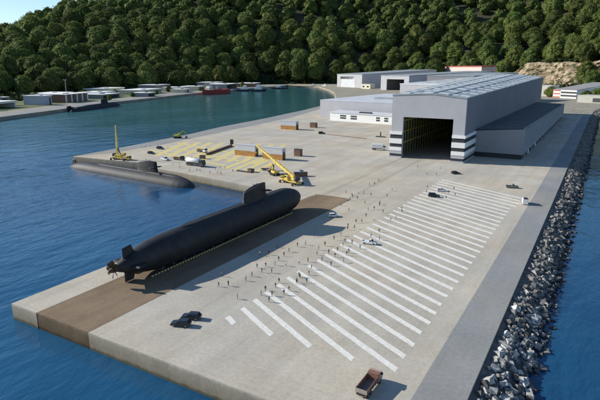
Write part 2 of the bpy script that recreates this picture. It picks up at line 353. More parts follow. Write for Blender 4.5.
# ------------------------------------------------------------------ trees
def ico(sub=1):
    import bmesh
    bm = bmesh.new(); bmesh.ops.create_icosphere(bm, subdivisions=sub, radius=1); v = np.array([x.co[:] for x in bm.verts]); f = [[q.index for q in t.verts] for t in bm.faces]; bm.free(); return v, f
IV, IF = ico(2)
def crown_arrays(r, W, Ht, lobes, leaves, lsz):
    """foliage crown: overlapping leafy boughs, each a rough core with many leaf-clump faces round it"""
    V = []; F = []; off = 0
    c = []
    for k in range(lobes):
        a = k*2.4+r.uniform(-.4, .4); t = (k+.5)/lobes
        rad = W*.5*(.12+.62*math.sqrt(1-abs(2*t-.85)**1.6 if abs(2*t-.85) < 1 else 0.02))
        z = Ht*(.22+.62*t)
        c.append((rad*math.cos(a)*.68, rad*math.sin(a)*.68, z, W*r.uniform(.15, .27)*(1.15-.35*t)))
    c.append((0, 0, Ht*.5, W*.3)); c.append((W*.02, 0, Ht*.78, W*.2))
    for (x, y, z, q) in c:
        v = IV*(q*.84)*(1+r.uniform(-.16, .16, (len(IV), 1))); v = v*(1, 1, .86)+(x, y, z)
        V.append(v); F += [[i+off for i in f] for f in IF]; off += len(v)
        for _ in range(leaves):
            n = r.normal(size=3); n /= np.linalg.norm(n)
            if n[2] < -.5: n[2] *= -.6; n /= np.linalg.norm(n)
            p = n*q*r.uniform(.80, 1.22)*(1, 1, .86)+(x, y, z); m = n+r.normal(size=3)*.55; m /= np.linalg.norm(m)
            t1 = np.cross(m, r.normal(size=3)); t1 /= np.linalg.norm(t1); t2 = np.cross(m, t1); s1 = lsz*W*r.uniform(.6, 1.3); s2 = s1*r.uniform(.6, 1)
            V.append(np.array([p-t1*s1, p-t2*s2, p+t1*s1, p+t2*s2])); F.append([off, off+1, off+2, off+3]); off += 4
    return np.concatenate(V), F
def mesh_from(name, V, F, mats):
    me = bpy.data.meshes.new(name); me.from_pydata(V.tolist(), [], F)
    for m in mats: me.materials.append(m)
    me.update(); return me
CROWN = []; TRUNK = []; CARR = []
for k in range(7):
    W = 62+4*(k % 3); Ht = (56, 64, 50, 60, 68, 54, 58)[k]
    V, F = crown_arrays(np.random.default_rng(40+k), W, Ht, (20, 26, 17, 22, 24, 18, 28)[k], 70, .030)
    CROWN.append(mesh_from('crown', V, F, [LEAF]))
    t = MB(); t.tube([(0, 0, -6), (.4, .2, Ht*.18), (0, .6, Ht*.36), (.8, 0, Ht*.6)], [2.3, 1.7, 1.3, .5], 7)
    for a in (0.4, 2.3, 4.4): t.tube([(0, .4, Ht*.26), (W*.12*math.cos(a), W*.12*math.sin(a), Ht*.4), (W*.24*math.cos(a), W*.24*math.sin(a), Ht*.52)], [1., .7, .25], 5)
    o = t.build('trunk', BARK); TRUNK.append(o.data); bpy.data.objects.remove(o)
    V2, F2 = crown_arrays(np.random.default_rng(70+k), W, Ht, 9, 12, .05); CARR.append((V2, F2))
th = math.atan2(132, 516)
def proj(x, y, z):
    r = x*.8636+y*.504; h = -x*.504+y*.8636; q = z-70; fw = math.cos(th)*h-math.sin(th)*q; up = math.sin(th)*h+math.cos(th)*q
    return (300+516*r/fw, 200-516*up/fw, fw) if fw > 1 else (-9999, 0, fw)
def gp(u, v):   # a spot on the quay
    x = (u-300)/516; y = -(v-200)/516; dx, dy, dz = x, math.cos(th)+y*math.sin(th), -math.sin(th)+y*math.cos(th); t = -70/dz
    r, h = dx*t, dy*t; return (r*.8636-h*.504, r*.504+h*.8636)
px = rng.uniform(-4200, 1600, 42000); py = rng.uniform(-300, 3900, 42000)
dq = sdist(np.stack([px, py], 1)); hz = height(np.stack([px, py], 1)); grid = {}; vis = []; rest = []
for x, y, d, z in zip(px, py, dq, hz):
    if d < 48 or d > 1900: continue
    u, v, f = proj(x, y, z+30)
    if f < 200 or not (-420 < u < 1000) or v < -75: continue
    D = math.hypot(x, y); r = min(86, max(40, .0272*D))
    if d < 150 and rng.random() < .55: continue
    if -430 < x < 210 and 1500 < y < 2400 and d < 122+18*math.sin(x/40) and rng.random() < (.88 if x < -110 else .45): continue       # bare quarry face
    if grid is None: continue
    key = (int(x//90), int(y//90))
    if any(math.hypot(q[0]-x, q[1]-y) < min(r, q[2]) for i in (-1, 0, 1) for k in (-1, 0, 1) for q in grid.get((key[0]+i, key[1]+k), [])): continue
    grid.setdefault(key, []).append((x, y, r))
    if -8 < u < 608 and v > 0: vis.append((D, x, y, z, int((d-48)/(r*.95)), u, r))
    else: rest.append((x, y, z, r))
vis.sort(); keep = vis[:300]; rest += [(x, y, z, r) for D, x, y, z, row, u, r in vis[300:]]
print('TREES', len(vis), len(keep), len(rest))
zone_edges = [(0, 'above the left white-roofed sheds'), (88, 'above the far quay warehouses'), (172, 'above the red ship'), (238, 'above the moored tugboats'), (292, 'above the small beach'), (338, 'above the closed grey shed'), (400, 'above the long pink-walled shed'), (476, 'above the hangar roof end'), (520, 'above the tan cliff')]
def zone(u):
    z = zone_edges[0][1]
    for e, n in zone_edges:
        if u >= e: z = n
    return z
ORD = 'first second third fourth fifth sixth seventh eighth ninth tenth eleventh twelfth thirteenth fourteenth fifteenth sixteenth seventeenth eighteenth nineteenth twentieth'.split()
cells = {}
for t in keep: cells.setdefault((zone(t[5]), t[4]), []).append(t)
rown = lambda r: ('lowest' if r == 0 else ORD[min(r, 19)]+' lowest')
for (zn, row), lst in cells.items():
    lst.sort(key=lambda t: t[5])
    for i, (D, x, y, z, row, u, rr) in enumerate(lst):
        k = int(rng.integers(7)); kind = ('broad', 'tall', 'low spreading', 'round-crowned', 'tall domed', 'rounded', 'broad')[k]
        sc = rr*1.36/66*rng.uniform(.88, 1.15)
        r = thing('broadleaf_tree', f"{kind} tree, {ORD[min(i,19)]} from left, {rown(row)} hillside row {zn}", 'tree', (x, y, z-2), rng.uniform(0, 6.28), 'trees on the hillside')
        r.scale = (sc, sc, sc*rng.uniform(.9, 1.15)); put('crown', CROWN[k], r); put('trunk', TRUNK[k], r)
V = []; F = []; off = 0
for (x, y, z, rr) in rest:
    v, f = CARR[int(rng.integers(7))]; a = rng.uniform(0, 6.28); s = rr*1.36/66*rng.uniform(.88, 1.15); ca, sa = math.cos(a)*s, math.sin(a)*s
    V.append(np.stack([v[:, 0]*ca-v[:, 1]*sa+x, v[:, 0]*sa+v[:, 1]*ca+y, v[:, 2]*s+z-2], 1)); F += [[i+off for i in q] for q in f]; off += len(v)
o = put('far_woods', mesh_from('far_woods', np.concatenate(V), F, [LEAF])); o['kind'] = 'stuff'
# scrub at the foot of the hills and between the trees
V = []; F = []; off = 0; n = 0
while n < 1300:
    x, y = rng.uniform(-1900, 900), rng.uniform(0, 2700); d = sdist([(x, y)])[0]
    u, v, f = proj(x, y, 10)
    if not (8 < d < 150 and -60 < u < 700 and f > 0): continue
    if -420 < x < 230 and 1500 < y < 2330 and d < 110 and rng.random() < .25: continue
    z = height([(x, y)])[0]; n += 1; s = rng.uniform(7, 17); nl = 26
    for (cx, cy, cz, q) in ((0, 0, .4, 1), (.9*rng.uniform(-1, 1), .9*rng.uniform(-1, 1), .3, .7)):
        for _ in range(nl):
            nn = rng.normal(size=3); nn /= np.linalg.norm(nn); nn[2] = abs(nn[2]); p = np.array((x, y, z))+s*(np.array((cx, cy, cz*.6))+nn*q*rng.uniform(.5, 1)*(1, 1, .7))
            t1 = rng.normal(size=3); t1 /= np.linalg.norm(t1); t2 = np.cross(nn+.3*rng.normal(size=3), t1); t2 /= np.linalg.norm(t2)+1e-6; q1 = s*rng.uniform(.15, .32)
            V.append(np.array([p-t1*q1, p-t2*q1, p+t1*q1, p+t2*q1])); F.append([off, off+1, off+2, off+3]); off += 4
o = put('undergrowth', mesh_from('undergrowth', np.concatenate(V), F, [LEAF2])); o['kind'] = 'stuff'

# ------------------------------------------------------------------ breakwater rocks
b = MB()
ys_ = list(range(60, 1100, 8)); pr = [(-17.9, -.9), (-14, -2.2), (-10, -4.2), (-6, -6.4), (0, -11)]
for y in ys_:
    ox = 0 if y < 880 else (y-880)*.025+max(0, y-1000)*.07
    for x, z in pr: b.v.append((x+ox+(rng.uniform(-.5, .5) if x > -17 else 0), y, z+(rng.uniform(-.5, .3) if x > -17 else 0)))
b.f = [(j*5+i, j*5+i+1, j*5+i+6, j*5+i+5) for j in range(len(ys_)-1) for i in range(4)]; b.mi = [0]*len(b.f); b.sm = [False]*len(b.f)
o = b.build('rubble', ROCKR); o['kind'] = 'stuff'
def rock_arrays(r, kind):
    if kind == 0:   # quarried block
        v = np.array([(x, y, z) for z in (-1, 1) for x, y in ((-1, -1), (1, -1), (1, 1), (-1, 1))], float)*r.uniform(.45, 1.15, 3)+r.uniform(-.3, .3, (8, 3))
        return v, [[3, 2, 1, 0], [4, 5, 6, 7], [0, 1, 5, 4], [1, 2, 6, 5], [2, 3, 7, 6], [3, 0, 4, 7]]
    v0, f0 = ico(1); v = v0*(1+r.uniform(-.26, .26, (len(v0), 1)))*r.uniform(.65, 1.1, 3)
    return v, f0
RA = [rock_arrays(np.random.default_rng(k), 0 if k % 3 else 1) for k in range(9)]
RM = [mesh_from('rock', v, f, [ROCKL]) for v, f in RA]
spots = []
y = 84.
while y < 1090:
    step = 1.15 if y < 250 else 1.6
    ox = 0 if y < 880 else (y-880)*.025+max(0, y-1000)*.07
    t = rng.random()**.85; x = -16.6+t*11.4; z = np.interp(x, [-17, -14, -10, -6], [-1.7, -2.3, -4.2, -6.2])
    spots.append((x+ox, y+rng.uniform(-1, 1), z+rng.uniform(.1, .7), rng.uniform(.42, .86)*(1.35 if rng.random() < .12 else 1)*(1 if y < 300 else 1.25), t)); y += .135 if y < 250 else .33
def rot3(r):
    q = r.normal(size=4); q /= np.linalg.norm(q); return q
inview = [s for s in spots if 0 <= proj(*s[:3])[0] <= 600 and proj(*s[:3])[1] <= 402]
inview.sort(key=lambda s: -s[3]/proj(*s[:3])[2]); near = sorted(inview, key=lambda s: proj(*s[:3])[2]/s[3])[:300]; ns = set(id(s) for s in near)
print('ROCKS', len(spots), len(inview))
secs = [(0, 118, 'opposite the brown truck'), (118, 150, 'opposite the nearest stripe ends'), (150, 200, 'opposite the middle stripes'), (200, 300, 'opposite the white van'), (300, 2000, 'near the hangar shadow')]
for s in near:
    x, y, z, q, t = s; sec = [n for a, c, n in secs if a <= y < c][0]; tier = 'along the top' if t < .33 else 'halfway down' if t < .66 else 'at the waterline'
    k = int(rng.integers(9)); o = put('boulder', RM[k], None, (x, y, z)); o.rotation_mode = 'QUATERNION'; o.rotation_quaternion = rot3(rng); o.scale = (q, q, q*.9)
    tag(o, f"{'large' if q > .86 else 'medium' if q > .65 else 'small'} {'blocky' if k % 3 else 'rounded'} rock {tier} of the breakwater {sec}", 'rock', f'breakwater rocks {tier} {sec}')
from mathutils import Quaternion
V = []; F = []; off = 0
for s in spots:
    if id(s) in ns: continue
    x, y, z, q, t = s; v, f = RA[int(rng.integers(9))]; m = np.array(Quaternion(rot3(rng)).to_matrix()); v = (v@m.T)*q+(x, y, z)
    V.append(v); F += [[i+off for i in g] for g in f]; off += len(v)
o = put('breakwater_rubble', mesh_from('breakwater_rubble', np.concatenate(V), F, [ROCKL])); o['kind'] = 'stuff'

# ------------------------------------------------------------------ submarines
def hull_r(s):
    return float(np.interp(s, [-58.5, -57, -54.5, -50.5, -45, -39.5, -33.5, -27, 42, 47, 51, 54.5, 57, 58.3, 58.7], [1.0, 1.6, 2.75, 4.15, 5.25, 5.75, 6.0, 6.1, 6.1, 5.9, 5.35, 4.3, 3.0, 1.5, .1]))
def fin(b, pts, th, axis):    # flat tapered fin: outline in (s, span) with thickness along the other axis
    def P(s, q, t): return (s, t, q) if axis == 'z' else (s, q, t)
    c = (sum(p[0] for p in pts)/len(pts), sum(p[1] for p in pts)/len(pts))
    A = [P(s, q, 0) for s, q in pts]; Bq = [(c[0]+(s-c[0])*.72, c[1]+(q-c[1])*.86) for s, q in pts]
    b.loft([[P(s, q, -th) for s, q in Bq], A, [P(s, q, th) for s, q in Bq]], 0, True, False)
def make_submarine(label, loc, rotz, hm, prop=True, group=None):
    t = thing('submarine', label, 'submarine', loc, rotz, group); zc = 0.
    b = MB(); ss = list(np.linspace(-58.5, -20, 20))+list(np.linspace(-10, 42, 9))+list(np.linspace(45, 58.7, 16)); rings = []
    for s in ss:
        r = hull_r(s); rings.append([(s, r*math.cos(2*PI*k/48), r*math.sin(2*PI*k/48)) for k in range(48)])
    b.loft(rings); hull = b.build('hull', hm, t)
    b = MB(); rr = []                                                     # low flat casing along the back
    for s in np.linspace(-30, 52, 22):
        r = hull_r(s); e = min(1, (s+30)/8, (52-s)/6); w_ = .4+1.5*max(0, e); h_ = .02+.28*max(0, e)
        rr.append([(s, -w_, r-.45), (s, -w_*.8, r+h_), (s, w_*.8, r+h_), (s, w_, r-.45)])
    b.loft(rr, 0, True, False); b.build('casing', hm, t)
    for s in (-16, 2, 33, 44):
        b = MB(); b.tube([(s, 0, 5.9), (s, 0, 6.2)], .55, 14); b.build('hatch', STEEL, hull)
    # sail
    prof = [(12.2, 5.2, 2.4), (12.4, 9.1, 1.6), (13.4, 10.4, 1.4), (16, 11.4, 1.45), (21, 12.3, 1.5), (26.5, 12.6, 1.45), (28.6, 11.7, 1.2), (30.2, 5.2, 1.6)]
    def sail_ring(z, sa, sf, w_): 
        n = 12; out = []
        for k in range(n): 
            f = k/(n-1); out.append((sa+(sf-sa)*f, -w_*math.sin(PI*min(1, .08+f*.92))**.6 if k < n-1 else -.05, z))
        return out+[(p[0], -p[1], p[2]) for p in out[::-1]]
    rings = [sail_ring(5.0, 11.4, 30.8, 2.1), sail_ring(5.9, 12.1, 30.2, 1.75), sail_ring(9.0, 12.5, 29.6, 1.6)]
    b = MB(); b.loft(rings, 0, False)
    # sloped top: lift the upper ring from aft to forward
    up = [(x, y*.86, 10.7+1.9*min(1, max(0, (x-12.9)/10))**.8-(.25 if x > 29 else 0)) for x, y, z in sail_ring(0, 12.9, 29.3, 1.5)]
    lo = rings[-1]; b.loft([lo, up], 0, False)
    cap = [(x, y*.35, z+.18) for x, y, z in up]; b.loft([up, cap], 0, True); sail = b.build('sail', hm, t)
    for sg in (-1, 1):
        b = MB(); fin(b, [(24.6, 1.2*sg), (28.4, 1.2*sg), (27.6, 4.3*sg), (25.4, 4.3*sg)], .22, 'y'); o = b.build('fairwater_plane', hm, sail); o.location = (1.2, 0, 9.3)
    for x, h_, r_ in ((20, 1.3, .16), (22.5, 1.0, .22)):
        b = MB(); b.tube([(x, 0, 12), (x, 0, 12.2+h_)], r_, 10); b.build('mast', STEEL, sail)
    # tail
    b = MB(); fin(b, [(-55.2, 1.2), (-49.9, 2.2), (-51.5, 6.5), (-55.4, 6.0)], .42, 'z'); b.build('upper_rudder', hm, t)
    b = MB(); fin(b, [(-55.2, -1.2), (-50, -2.0), (-51.4, -6.0), (-55.2, -6.0)], .42, 'z'); b.build('lower_rudder', hm, t)
    for sg in (-1, 1):
        b = MB(); fin(b, [(-54.6, 1.2*sg), (-48.5, 2.4*sg), (-50.8, 6.6*sg), (-54.6, 6.6*sg)], .4, 'y'); b.build('stern_plane', hm, t)
    if prop:
        h = MB(); h.tube([(-58.4, 0, 0), (-59.6, 0, 0), (-61, 0, 0), (-61.6, 0, 0)], [1.0, .95, .55, .1], 14); pr = h.build('propeller', BRONZE, t)
        for k in range(7):
            a = 2*PI*k/7; b = MB(); rg = []
            for q, c_, tw in ((.8, .7, .9), (1.9, 1.15, .75), (2.5, 1.0, .6), (3.1, .4, .5)):
                a2 = a+.16*q
                ey = (math.cos(a2), math.sin(a2)); ex = (-math.sin(a2), math.cos(a2))
                mk = lambda u_, v_: (-59.5+u_*math.sin(tw)+v_*math.cos(tw)*.3, q*ey[0]+u_*math.cos(tw)*ex[0], q*ey[1]+u_*math.cos(tw)*ex[1])
                rg.append([mk(-c_, 0), mk(0, .2), mk(c_, 0), mk(0, -.2)])
            b.loft(rg, 0, True, True); b.build('blade', BRONZE, pr)
    return t
SZ = 6.12
make_submarine('large black submarine resting on a cradle on the brown slipway', (-132, 164.8, SZ), PI/2, SUBM)
make_submarine('grey submarine with a black sail afloat alongside the jetty', (-292, 251.5, -6.4), R(-3.6), SUBG, False).scale = (1.16,)*3
make_submarine('black submarine moored at the far quay, only its sail standing clear', (-846, 672, -6.6), math.atan2(.93, -.37), SUBM, False).scale = (1.5,)*3
for o in S.objects:                                                       # the floating boat's sail is black
    if o.name.startswith('sail') and o.parent and o.parent['label'].startswith('grey'):
        o.data.materials[0] = SUBM
# cradle
t = thing('submarine_cradle', 'long steel cradle with a yellow dashed edge under the black submarine', 'cradle', (-132, 164.8, .004))
for sg in (-1, 1):
    b = MB(); b.box(sg*3.9-.45, sg*3.9+.45, -48, 46, 0, .8); b.build('beam', STEEL, t)
for k in range(63): b = MB(); b.box(4.36, 4.6, -47.5+1.5*k, -46.7+1.5*k, .25, .7); b.build('edge_marker', mat('yellow_edge_paint', (.66, .50, .16), .6, .2, 1), t)
for k in range(16):
    y = -41+k*5.5; r = hull_r(y); zb = SZ-.004; zz = lambda x: max(.3, zb-math.sqrt(max(r*r-x*x, .2))+.05)
    for sg in (-1, 1):
        b = MB(); x0, x1 = sorted((sg*1.6, sg*3.44))
        b.hexa([(x0, y-.5, .0), (x1, y-.5, 0), (x1, y+.5, 0), (x0, y+.5, 0), (x0, y-.5, zz(x0)), (x1, y-.5, zz(x1)), (x1, y+.5, zz(x1)), (x0, y+.5, zz(x0))]); b.build('saddle', STEEL, t)
# ------------------------------------------------------------------ the big hangar
Y0, Y1 = 396., 898.
def redge(e, t):   # roof edges along the length, e: 0 left 1 ridge 2 right
    a = ((-146, 49), (-115, 50.6), (-88.5, 47.8))[e]; c = ((-172, 59), (-126, 60.4), (-88.5, 55.8))[e]
    return (a[0]+(c[0]-a[0])*t, Y0+(Y1-Y0)*t, a[1]+(c[1]-a[1])*t)
hg = thing('hangar', 'huge grey hangar with wide black doorway and banded corners beyond the parking stripes', 'hangar')
b = MB(); wt = 2.5
def front_piece(x0, x1, z0, ztop): b.hexa([(x0, Y0, z0), (x1, Y0, z0), (x1, Y0+wt, z0), (x0, Y0+wt, z0), (x0, Y0, ztop(x0)), (x1, Y0, ztop(x1)), (x1, Y0+wt, ztop(x1)), (x0, Y0+wt, ztop(x0))])
ft = lambda x: float(np.interp(x, [-146, -115, -88.5], [49, 50.6, 47.8]))
front_piece(-146, -136.6, 0, ft); front_piece(-97.4, -88.5, 0, ft); front_piece(-136.6, -115, 32.6, ft); front_piece(-115, -97.4, 32.6, ft)
b.build('front_wall', WALLG, hg)
b = MB(); rf, rb = redge(2, .005), redge(2, 1)
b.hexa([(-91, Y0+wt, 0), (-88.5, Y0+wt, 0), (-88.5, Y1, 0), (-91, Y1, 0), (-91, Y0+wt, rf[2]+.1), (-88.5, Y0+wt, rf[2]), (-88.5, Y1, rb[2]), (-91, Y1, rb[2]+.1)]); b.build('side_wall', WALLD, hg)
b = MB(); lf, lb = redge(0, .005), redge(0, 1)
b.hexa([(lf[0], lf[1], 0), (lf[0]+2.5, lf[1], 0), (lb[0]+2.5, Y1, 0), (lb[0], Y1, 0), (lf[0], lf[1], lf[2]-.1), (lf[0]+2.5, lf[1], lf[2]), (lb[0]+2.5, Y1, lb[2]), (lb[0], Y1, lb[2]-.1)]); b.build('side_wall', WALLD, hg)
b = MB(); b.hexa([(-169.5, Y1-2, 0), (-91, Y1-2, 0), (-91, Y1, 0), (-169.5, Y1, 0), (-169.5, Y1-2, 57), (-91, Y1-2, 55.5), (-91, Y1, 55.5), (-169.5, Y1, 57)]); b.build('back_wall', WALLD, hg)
b = MB()
for e0, e1 in ((0, 1), (1, 2)):
    q = [redge(e0, 0), redge(e1, 0), redge(e1, 1), redge(e0, 1)]; q[0] = (q[0][0]-(.6 if e0 == 0 else 0), *q[0][1:]); q[3] = (q[3][0]-(.6 if e0 == 0 else 0), *q[3][1:])
    b.hexa([(x, y-(.4 if y == Y0 else 0), z+.05) for x, y, z in q]+[(x, y-(.4 if y == Y0 else 0), z+.75) for x, y, z in q])
roof = b.build('roof', ROOFM, hg)
for k in range(16):
    for e in (0, 1):
        for j in range(3):
            t0, t1 = .018+k/16.2, .018+k/16.2+.013+.012*random.random(); f0 = (.10+.29*j, .33+.29*j) if e == 0 else (.08+.31*j, .34+.31*j)
            def rp(f, tt): a, c = redge(e, tt), redge(e+1, tt); return tuple(a[i]+(c[i]-a[i])*f for i in range(3))
            q = [rp(f0[0], t0), rp(f0[1], t0), rp(f0[1], t1), rp(f0[0], t1)]
            b = MB(); b.hexa([(x, y, z+.7) for x, y, z in q]+[(x, y, z+.9) for x, y, z in q]); b.build('skylight', SKYL, roof)
def rq(e, f, tt): a, c = redge(e, tt), redge(e+1, tt); return tuple(a[i]+(c[i]-a[i])*f for i in range(3))
for e, f in ((0, .40), (0, .985), (1, .43)):
    b = MB(); q = [rq(e, f-.012, .005), rq(e, f+.012, .005), rq(e, f+.012, .995), rq(e, f-.012, .995)]; b.hexa([(x, y, z+.95) for x, y, z in q]+[(x, y, z+1.5) for x, y, z in q]); b.build('roof_ridge', SKYL, roof)
# banded corner plinths
def band(x0, x1, y0, y1, z0, z1, m, nm='band'): b = MB(); b.box(x0, x1, y0, y1, z0, z1); b.build(nm, m, hg)
for (z0, z1, m, pr) in ((0, 1.2, WALLG, .9), (1.2, 3.2, DARKB, .55), (3.2, 5.6, WALLG, .9), (5.6, 8.6, WHITEB, 1.2), (8.6, 11.4, DARKB, .6), (11.4, 15.4, WHITEB, 1.2), (15.4, 18.6, DARKB, .6), (18.6, 20.8, WHITEB, 1.2)):
    band(-146-pr, -136.65, Y0-pr, Y0, z0+.003, z1-.003, m); band(-146-pr, -146.6, Y0, Y0+14, z0+.003, z1-.003, m)
    band(-97.35, -88.5+pr, Y0-pr, Y0, z0+.003, z1-.003, m); band(-88.5, -88.5+pr, Y0, 432.6, z0+.003, z1-.003, m)
# interior: portal frames, crane runway, hanging lamps
for k in range(9):
    y = Y0+16+k*50; b = MB()
    b.box(-143.2, -141.6, y-.8, y+.8, .02, 46.5); b.box(-92.8, -91.2, y-.8, y+.8, .02, 46.5); b.box(-141.6, -92.8, y-.6, y+.6, 44.6, 46.4); b.build('portal_frame', STEEL, hg)
for z in (10, 19, 28, 37):
    b = MB(); b.box(-141.5, -140.4, Y0+4, Y0+300, z, z+.9); b.build('walkway', YELB if z in (10, 28) else YEL, hg)
for k in range(26):
    b = MB(); y = Y0+5+k*7; b.box(-140.9, -140.45, y, y+.45, .02, 40); b.build('scaffold_post', mat('scaffold_olive', (.34, .33, .06), .6, .3, .3), hg)
b = MB(); b.box(-141.5, -92.9, Y0+78, Y0+81, 33, 36); b.build('bridge_crane', YEL, hg)

# side annex
an = thing('hangar_annex', 'long low slate annex with dark ribbed roof against the hangar side wall', 'building')
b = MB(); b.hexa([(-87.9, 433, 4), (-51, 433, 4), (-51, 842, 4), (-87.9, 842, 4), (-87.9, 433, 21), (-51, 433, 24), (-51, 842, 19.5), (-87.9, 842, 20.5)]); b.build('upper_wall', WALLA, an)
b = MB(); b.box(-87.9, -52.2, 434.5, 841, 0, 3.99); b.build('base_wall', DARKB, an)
b = MB(); b.hexa([(-87.9, 434.2, 21.3), (-52.4, 434.2, 23.6), (-52.4, 841.5, 19.4), (-87.9, 841.5, 20.6), (-87.9, 434.2, 21.9), (-52.4, 434.2, 24.2), (-52.4, 841.5, 20.0), (-87.9, 841.5, 21.2)]); rfo = b.build('roof', ROOFD, an)
b = MB()
for k in range(26):
    y = 441+k*15.7; f = (k+.4)/26; b.hexa([(-87.5, y, 21.6-.6*f), (-52.8, y, 24.0-4.2*f), (-52.8, y+1, 24.0-4.2*f), (-87.5, y+1, 21.6-.6*f), (-87.5, y, 22.4-.6*f), (-52.8, y, 24.7-4.2*f), (-52.8, y+1, 24.7-4.2*f), (-87.5, y+1, 22.4-.6*f)])
b.build('rib', GREYST, rfo)
b = MB(); b.hexa([(-52.3, 433.05, 23.9), (-50.6, 433.05, 24.1), (-50.6, 842, 19.6), (-52.3, 842, 19.4), (-52.3, 433.05, 25.0), (-50.6, 433.05, 25.0), (-50.6, 842, 20.5), (-52.3, 842, 20.5)]); b.build('gutter', GREYST, an)
for k in range(16):
    y = 446+k*24.5; b = MB(); b.box(-52.19, -51.7, y, y+6, .05, 3.6); b.build('door', WHITEB if k in (1, 3) else WALLD, an)

# ------------------------------------------------------------------ other buildings
def building(name, label, cat, loc, rotz, w, d, h, wm, rm, roof_h=.8, back=None, group=None, over=.8, windows=(), doors=(), cut=None, wm2=None):
    """front face on local -y; back = height at the rear; windows/doors = (x0, x1, z0, z1, mat) on the front"""
    t = thing(name, label, cat, loc, rotz, group); hb = h if back is None else back
    b = MB()
    if cut:     # a deep doorway through the front
        x0, x1, z1 = cut
        for a, c, z in ((-w/2, x0, 0), (x1, w/2, 0), (x0, x1, z1)): b.hexa([(a, 0, z), (c, 0, z), (c, 3, z), (a, 3, z), (a, 0, h), (c, 0, h), (c, 3, h), (a, 3, h)])
        for a, c in ((-w/2, -w/2+2), (w/2-2, w/2)): b.hexa([(a, 3, 0), (c, 3, 0), (c, d, 0), (a, d, 0), (a, 3, h), (c, 3, h), (c, d, hb), (a, d, hb)])
        b.box(-w/2+2, w/2-2, d-2, d, 0, hb)
    else: b.hexa([(-w/2, 0, 0), (w/2, 0, 0), (w/2, d, 0), (-w/2, d, 0), (-w/2, 0, h), (w/2, 0, h), (w/2, d, hb), (-w/2, d, hb)])
    b.build('wall', wm, t)
    b = MB(); x = w/2+over; b.hexa([(-x, -over, h+.02), (x, -over, h+.02), (x, d+over, hb+.02), (-x, d+over, hb+.02), (-x, -over, h+roof_h), (x, -over, h+roof_h), (x, d+over, hb+roof_h), (-x, d+over, hb+roof_h)]); r = b.build('roof', rm, t)
    for x0, x1, z0, z1, m in windows:
        b = MB(); b.box(x0-.3, x1+.3, -.18, -.01, z0-.3, z1+.3); f = b.build('window', WHITEB if m is GLASS and wm is not WHITEB else GREYST, t); b = MB(); b.box(x0, x1, -.3, -.17, z0, z1); b.build('pane', m, f)
    for x0, x1, z0, z1, m in doors:
        b = MB(); b.box(x0, x1, -.3, -.01, z0, z1); b.build('door', m, t)
    return t, r
def wp(x, y): return (x, y, .055)
# white office strip and tall grey hall left of the hangar
t, r = building('office_block', 'low white office strip with dark window slots left of the hangar', 'building', (-272, 634, .01), R(-8), 110, 22, 10.6, WHITEB, ROOFL, .7, 12, windows=[(-38+x, -29+x, z, z+1.6, DARKB) for x in (0, 17) for z in (6.6, 3.6)]+[(18+x, 23+x, z, z+1.6, DARKB) for x in (0, 12, 24) for z in (6.6, 3.6)])
b = MB(); b.box(-12, 6, 6, 10, 11.6, 13.4); b.build('vent_box', DARKB, r)
t, r = building('factory_hall', 'broad grey hall with pale flat roof behind the white office strip', 'building', (-262, 664, .01), R(-6), 196, 205, 24.5, WALLG, ROOFL, .9, 25.5, over=.3)
for x, y, w_, d_ in ((-40, 55, 50, 18), (20, 120, 60, 18)):
    b = MB(); b.box(x, x+w_, y, y+d_, 25.7, 27.6); b.build('roof_light', ROOFM, r)
b = MB(); b.box(-20, 70, 150, 200, 26, 29); b.build('plant_room', WHITEB, t)
# long low roofs between hangar and hall
t, r = building('workshop_hall', 'long low workshop under stepped pale roofs hard against the hangar left side', 'building', (-186, 690, .01), R(3.5), 36, 330, 36, WALLG, ROOFL, .9, 42, over=.2)
for k in range(6): b = MB(); b.box(-14, 14, 30+k*48, 44+k*48, 37.5+k*.9, 39.6+k*.9); b.build('roof_light', ROOFM, r)
t, r = building('assembly_hall', 'grey assembly hall with white-edged front between open shed and hangar', 'building', (-300, 985, .01), R(-14), 112, 330, 38.5, WALLG, ROOFL, 2.0, 48, over=.6)
for k in range(5): b = MB(); b.box(-40, 44, 40+k*56, 56+k*56, 41.5+k*1.6, 43.8+k*1.6); b.build('roof_light', ROOFM, r)
building('storage_shed', 'grey shed with a dark right gable rising behind the assembly hall', 'shed', (-352, 1360, .01), R(-10), 125, 330, 50, WALLD, ROOFM, 1.2, 56)
# two big open-fronted sheds at the head of the basin
building('grey_shed', 'wide grey shed with a closed grey door at the head of the basin', 'shed', (-838, 1800, .06), R(-27), 150, 380, 46, WALLG, ROOFM, 2.2, 62, doors=[(-48, 34, .1, 36, ROOFL), (-54, 28, 30, 39, DARKB)])
building('open_shed', 'wide grey shed with a black open doorway beside the closed shed', 'shed', (-596, 1625, .06), R(-22), 120, 460, 45, WALLG, ROOFM, 2.6, 57, cut=(-34, 40, 35))
building('site_cabin', 'small cream cabin between the two big grey sheds', 'cabin', (-728, 1700, .06), R(-25), 46, 22, 15, CREAM, CREAM, 1, windows=[(-16, -6, 5, 10, GLASS), (6, 16, 5, 10, GLASS)])
building('long_shed', 'long pink-walled shed with a red roof edge behind the hangar', 'shed', (-590, 2372, .06), R(-54), 520, 60, 74, PINKB, mat('red_roof_sheet', (.34, .085, .06), .7, .2, .05), 4, 76, doors=[(-120, -96, .1, 16, DARKB), (140, 164, .1, 16, DARKB)])
building('gatehouse', 'little dark hut standing at the back end of the hangar roof line', 'hut', (-330, 1760, .06), R(-30), 26, 22, 52, WALLD, ROOFD, 1.2)
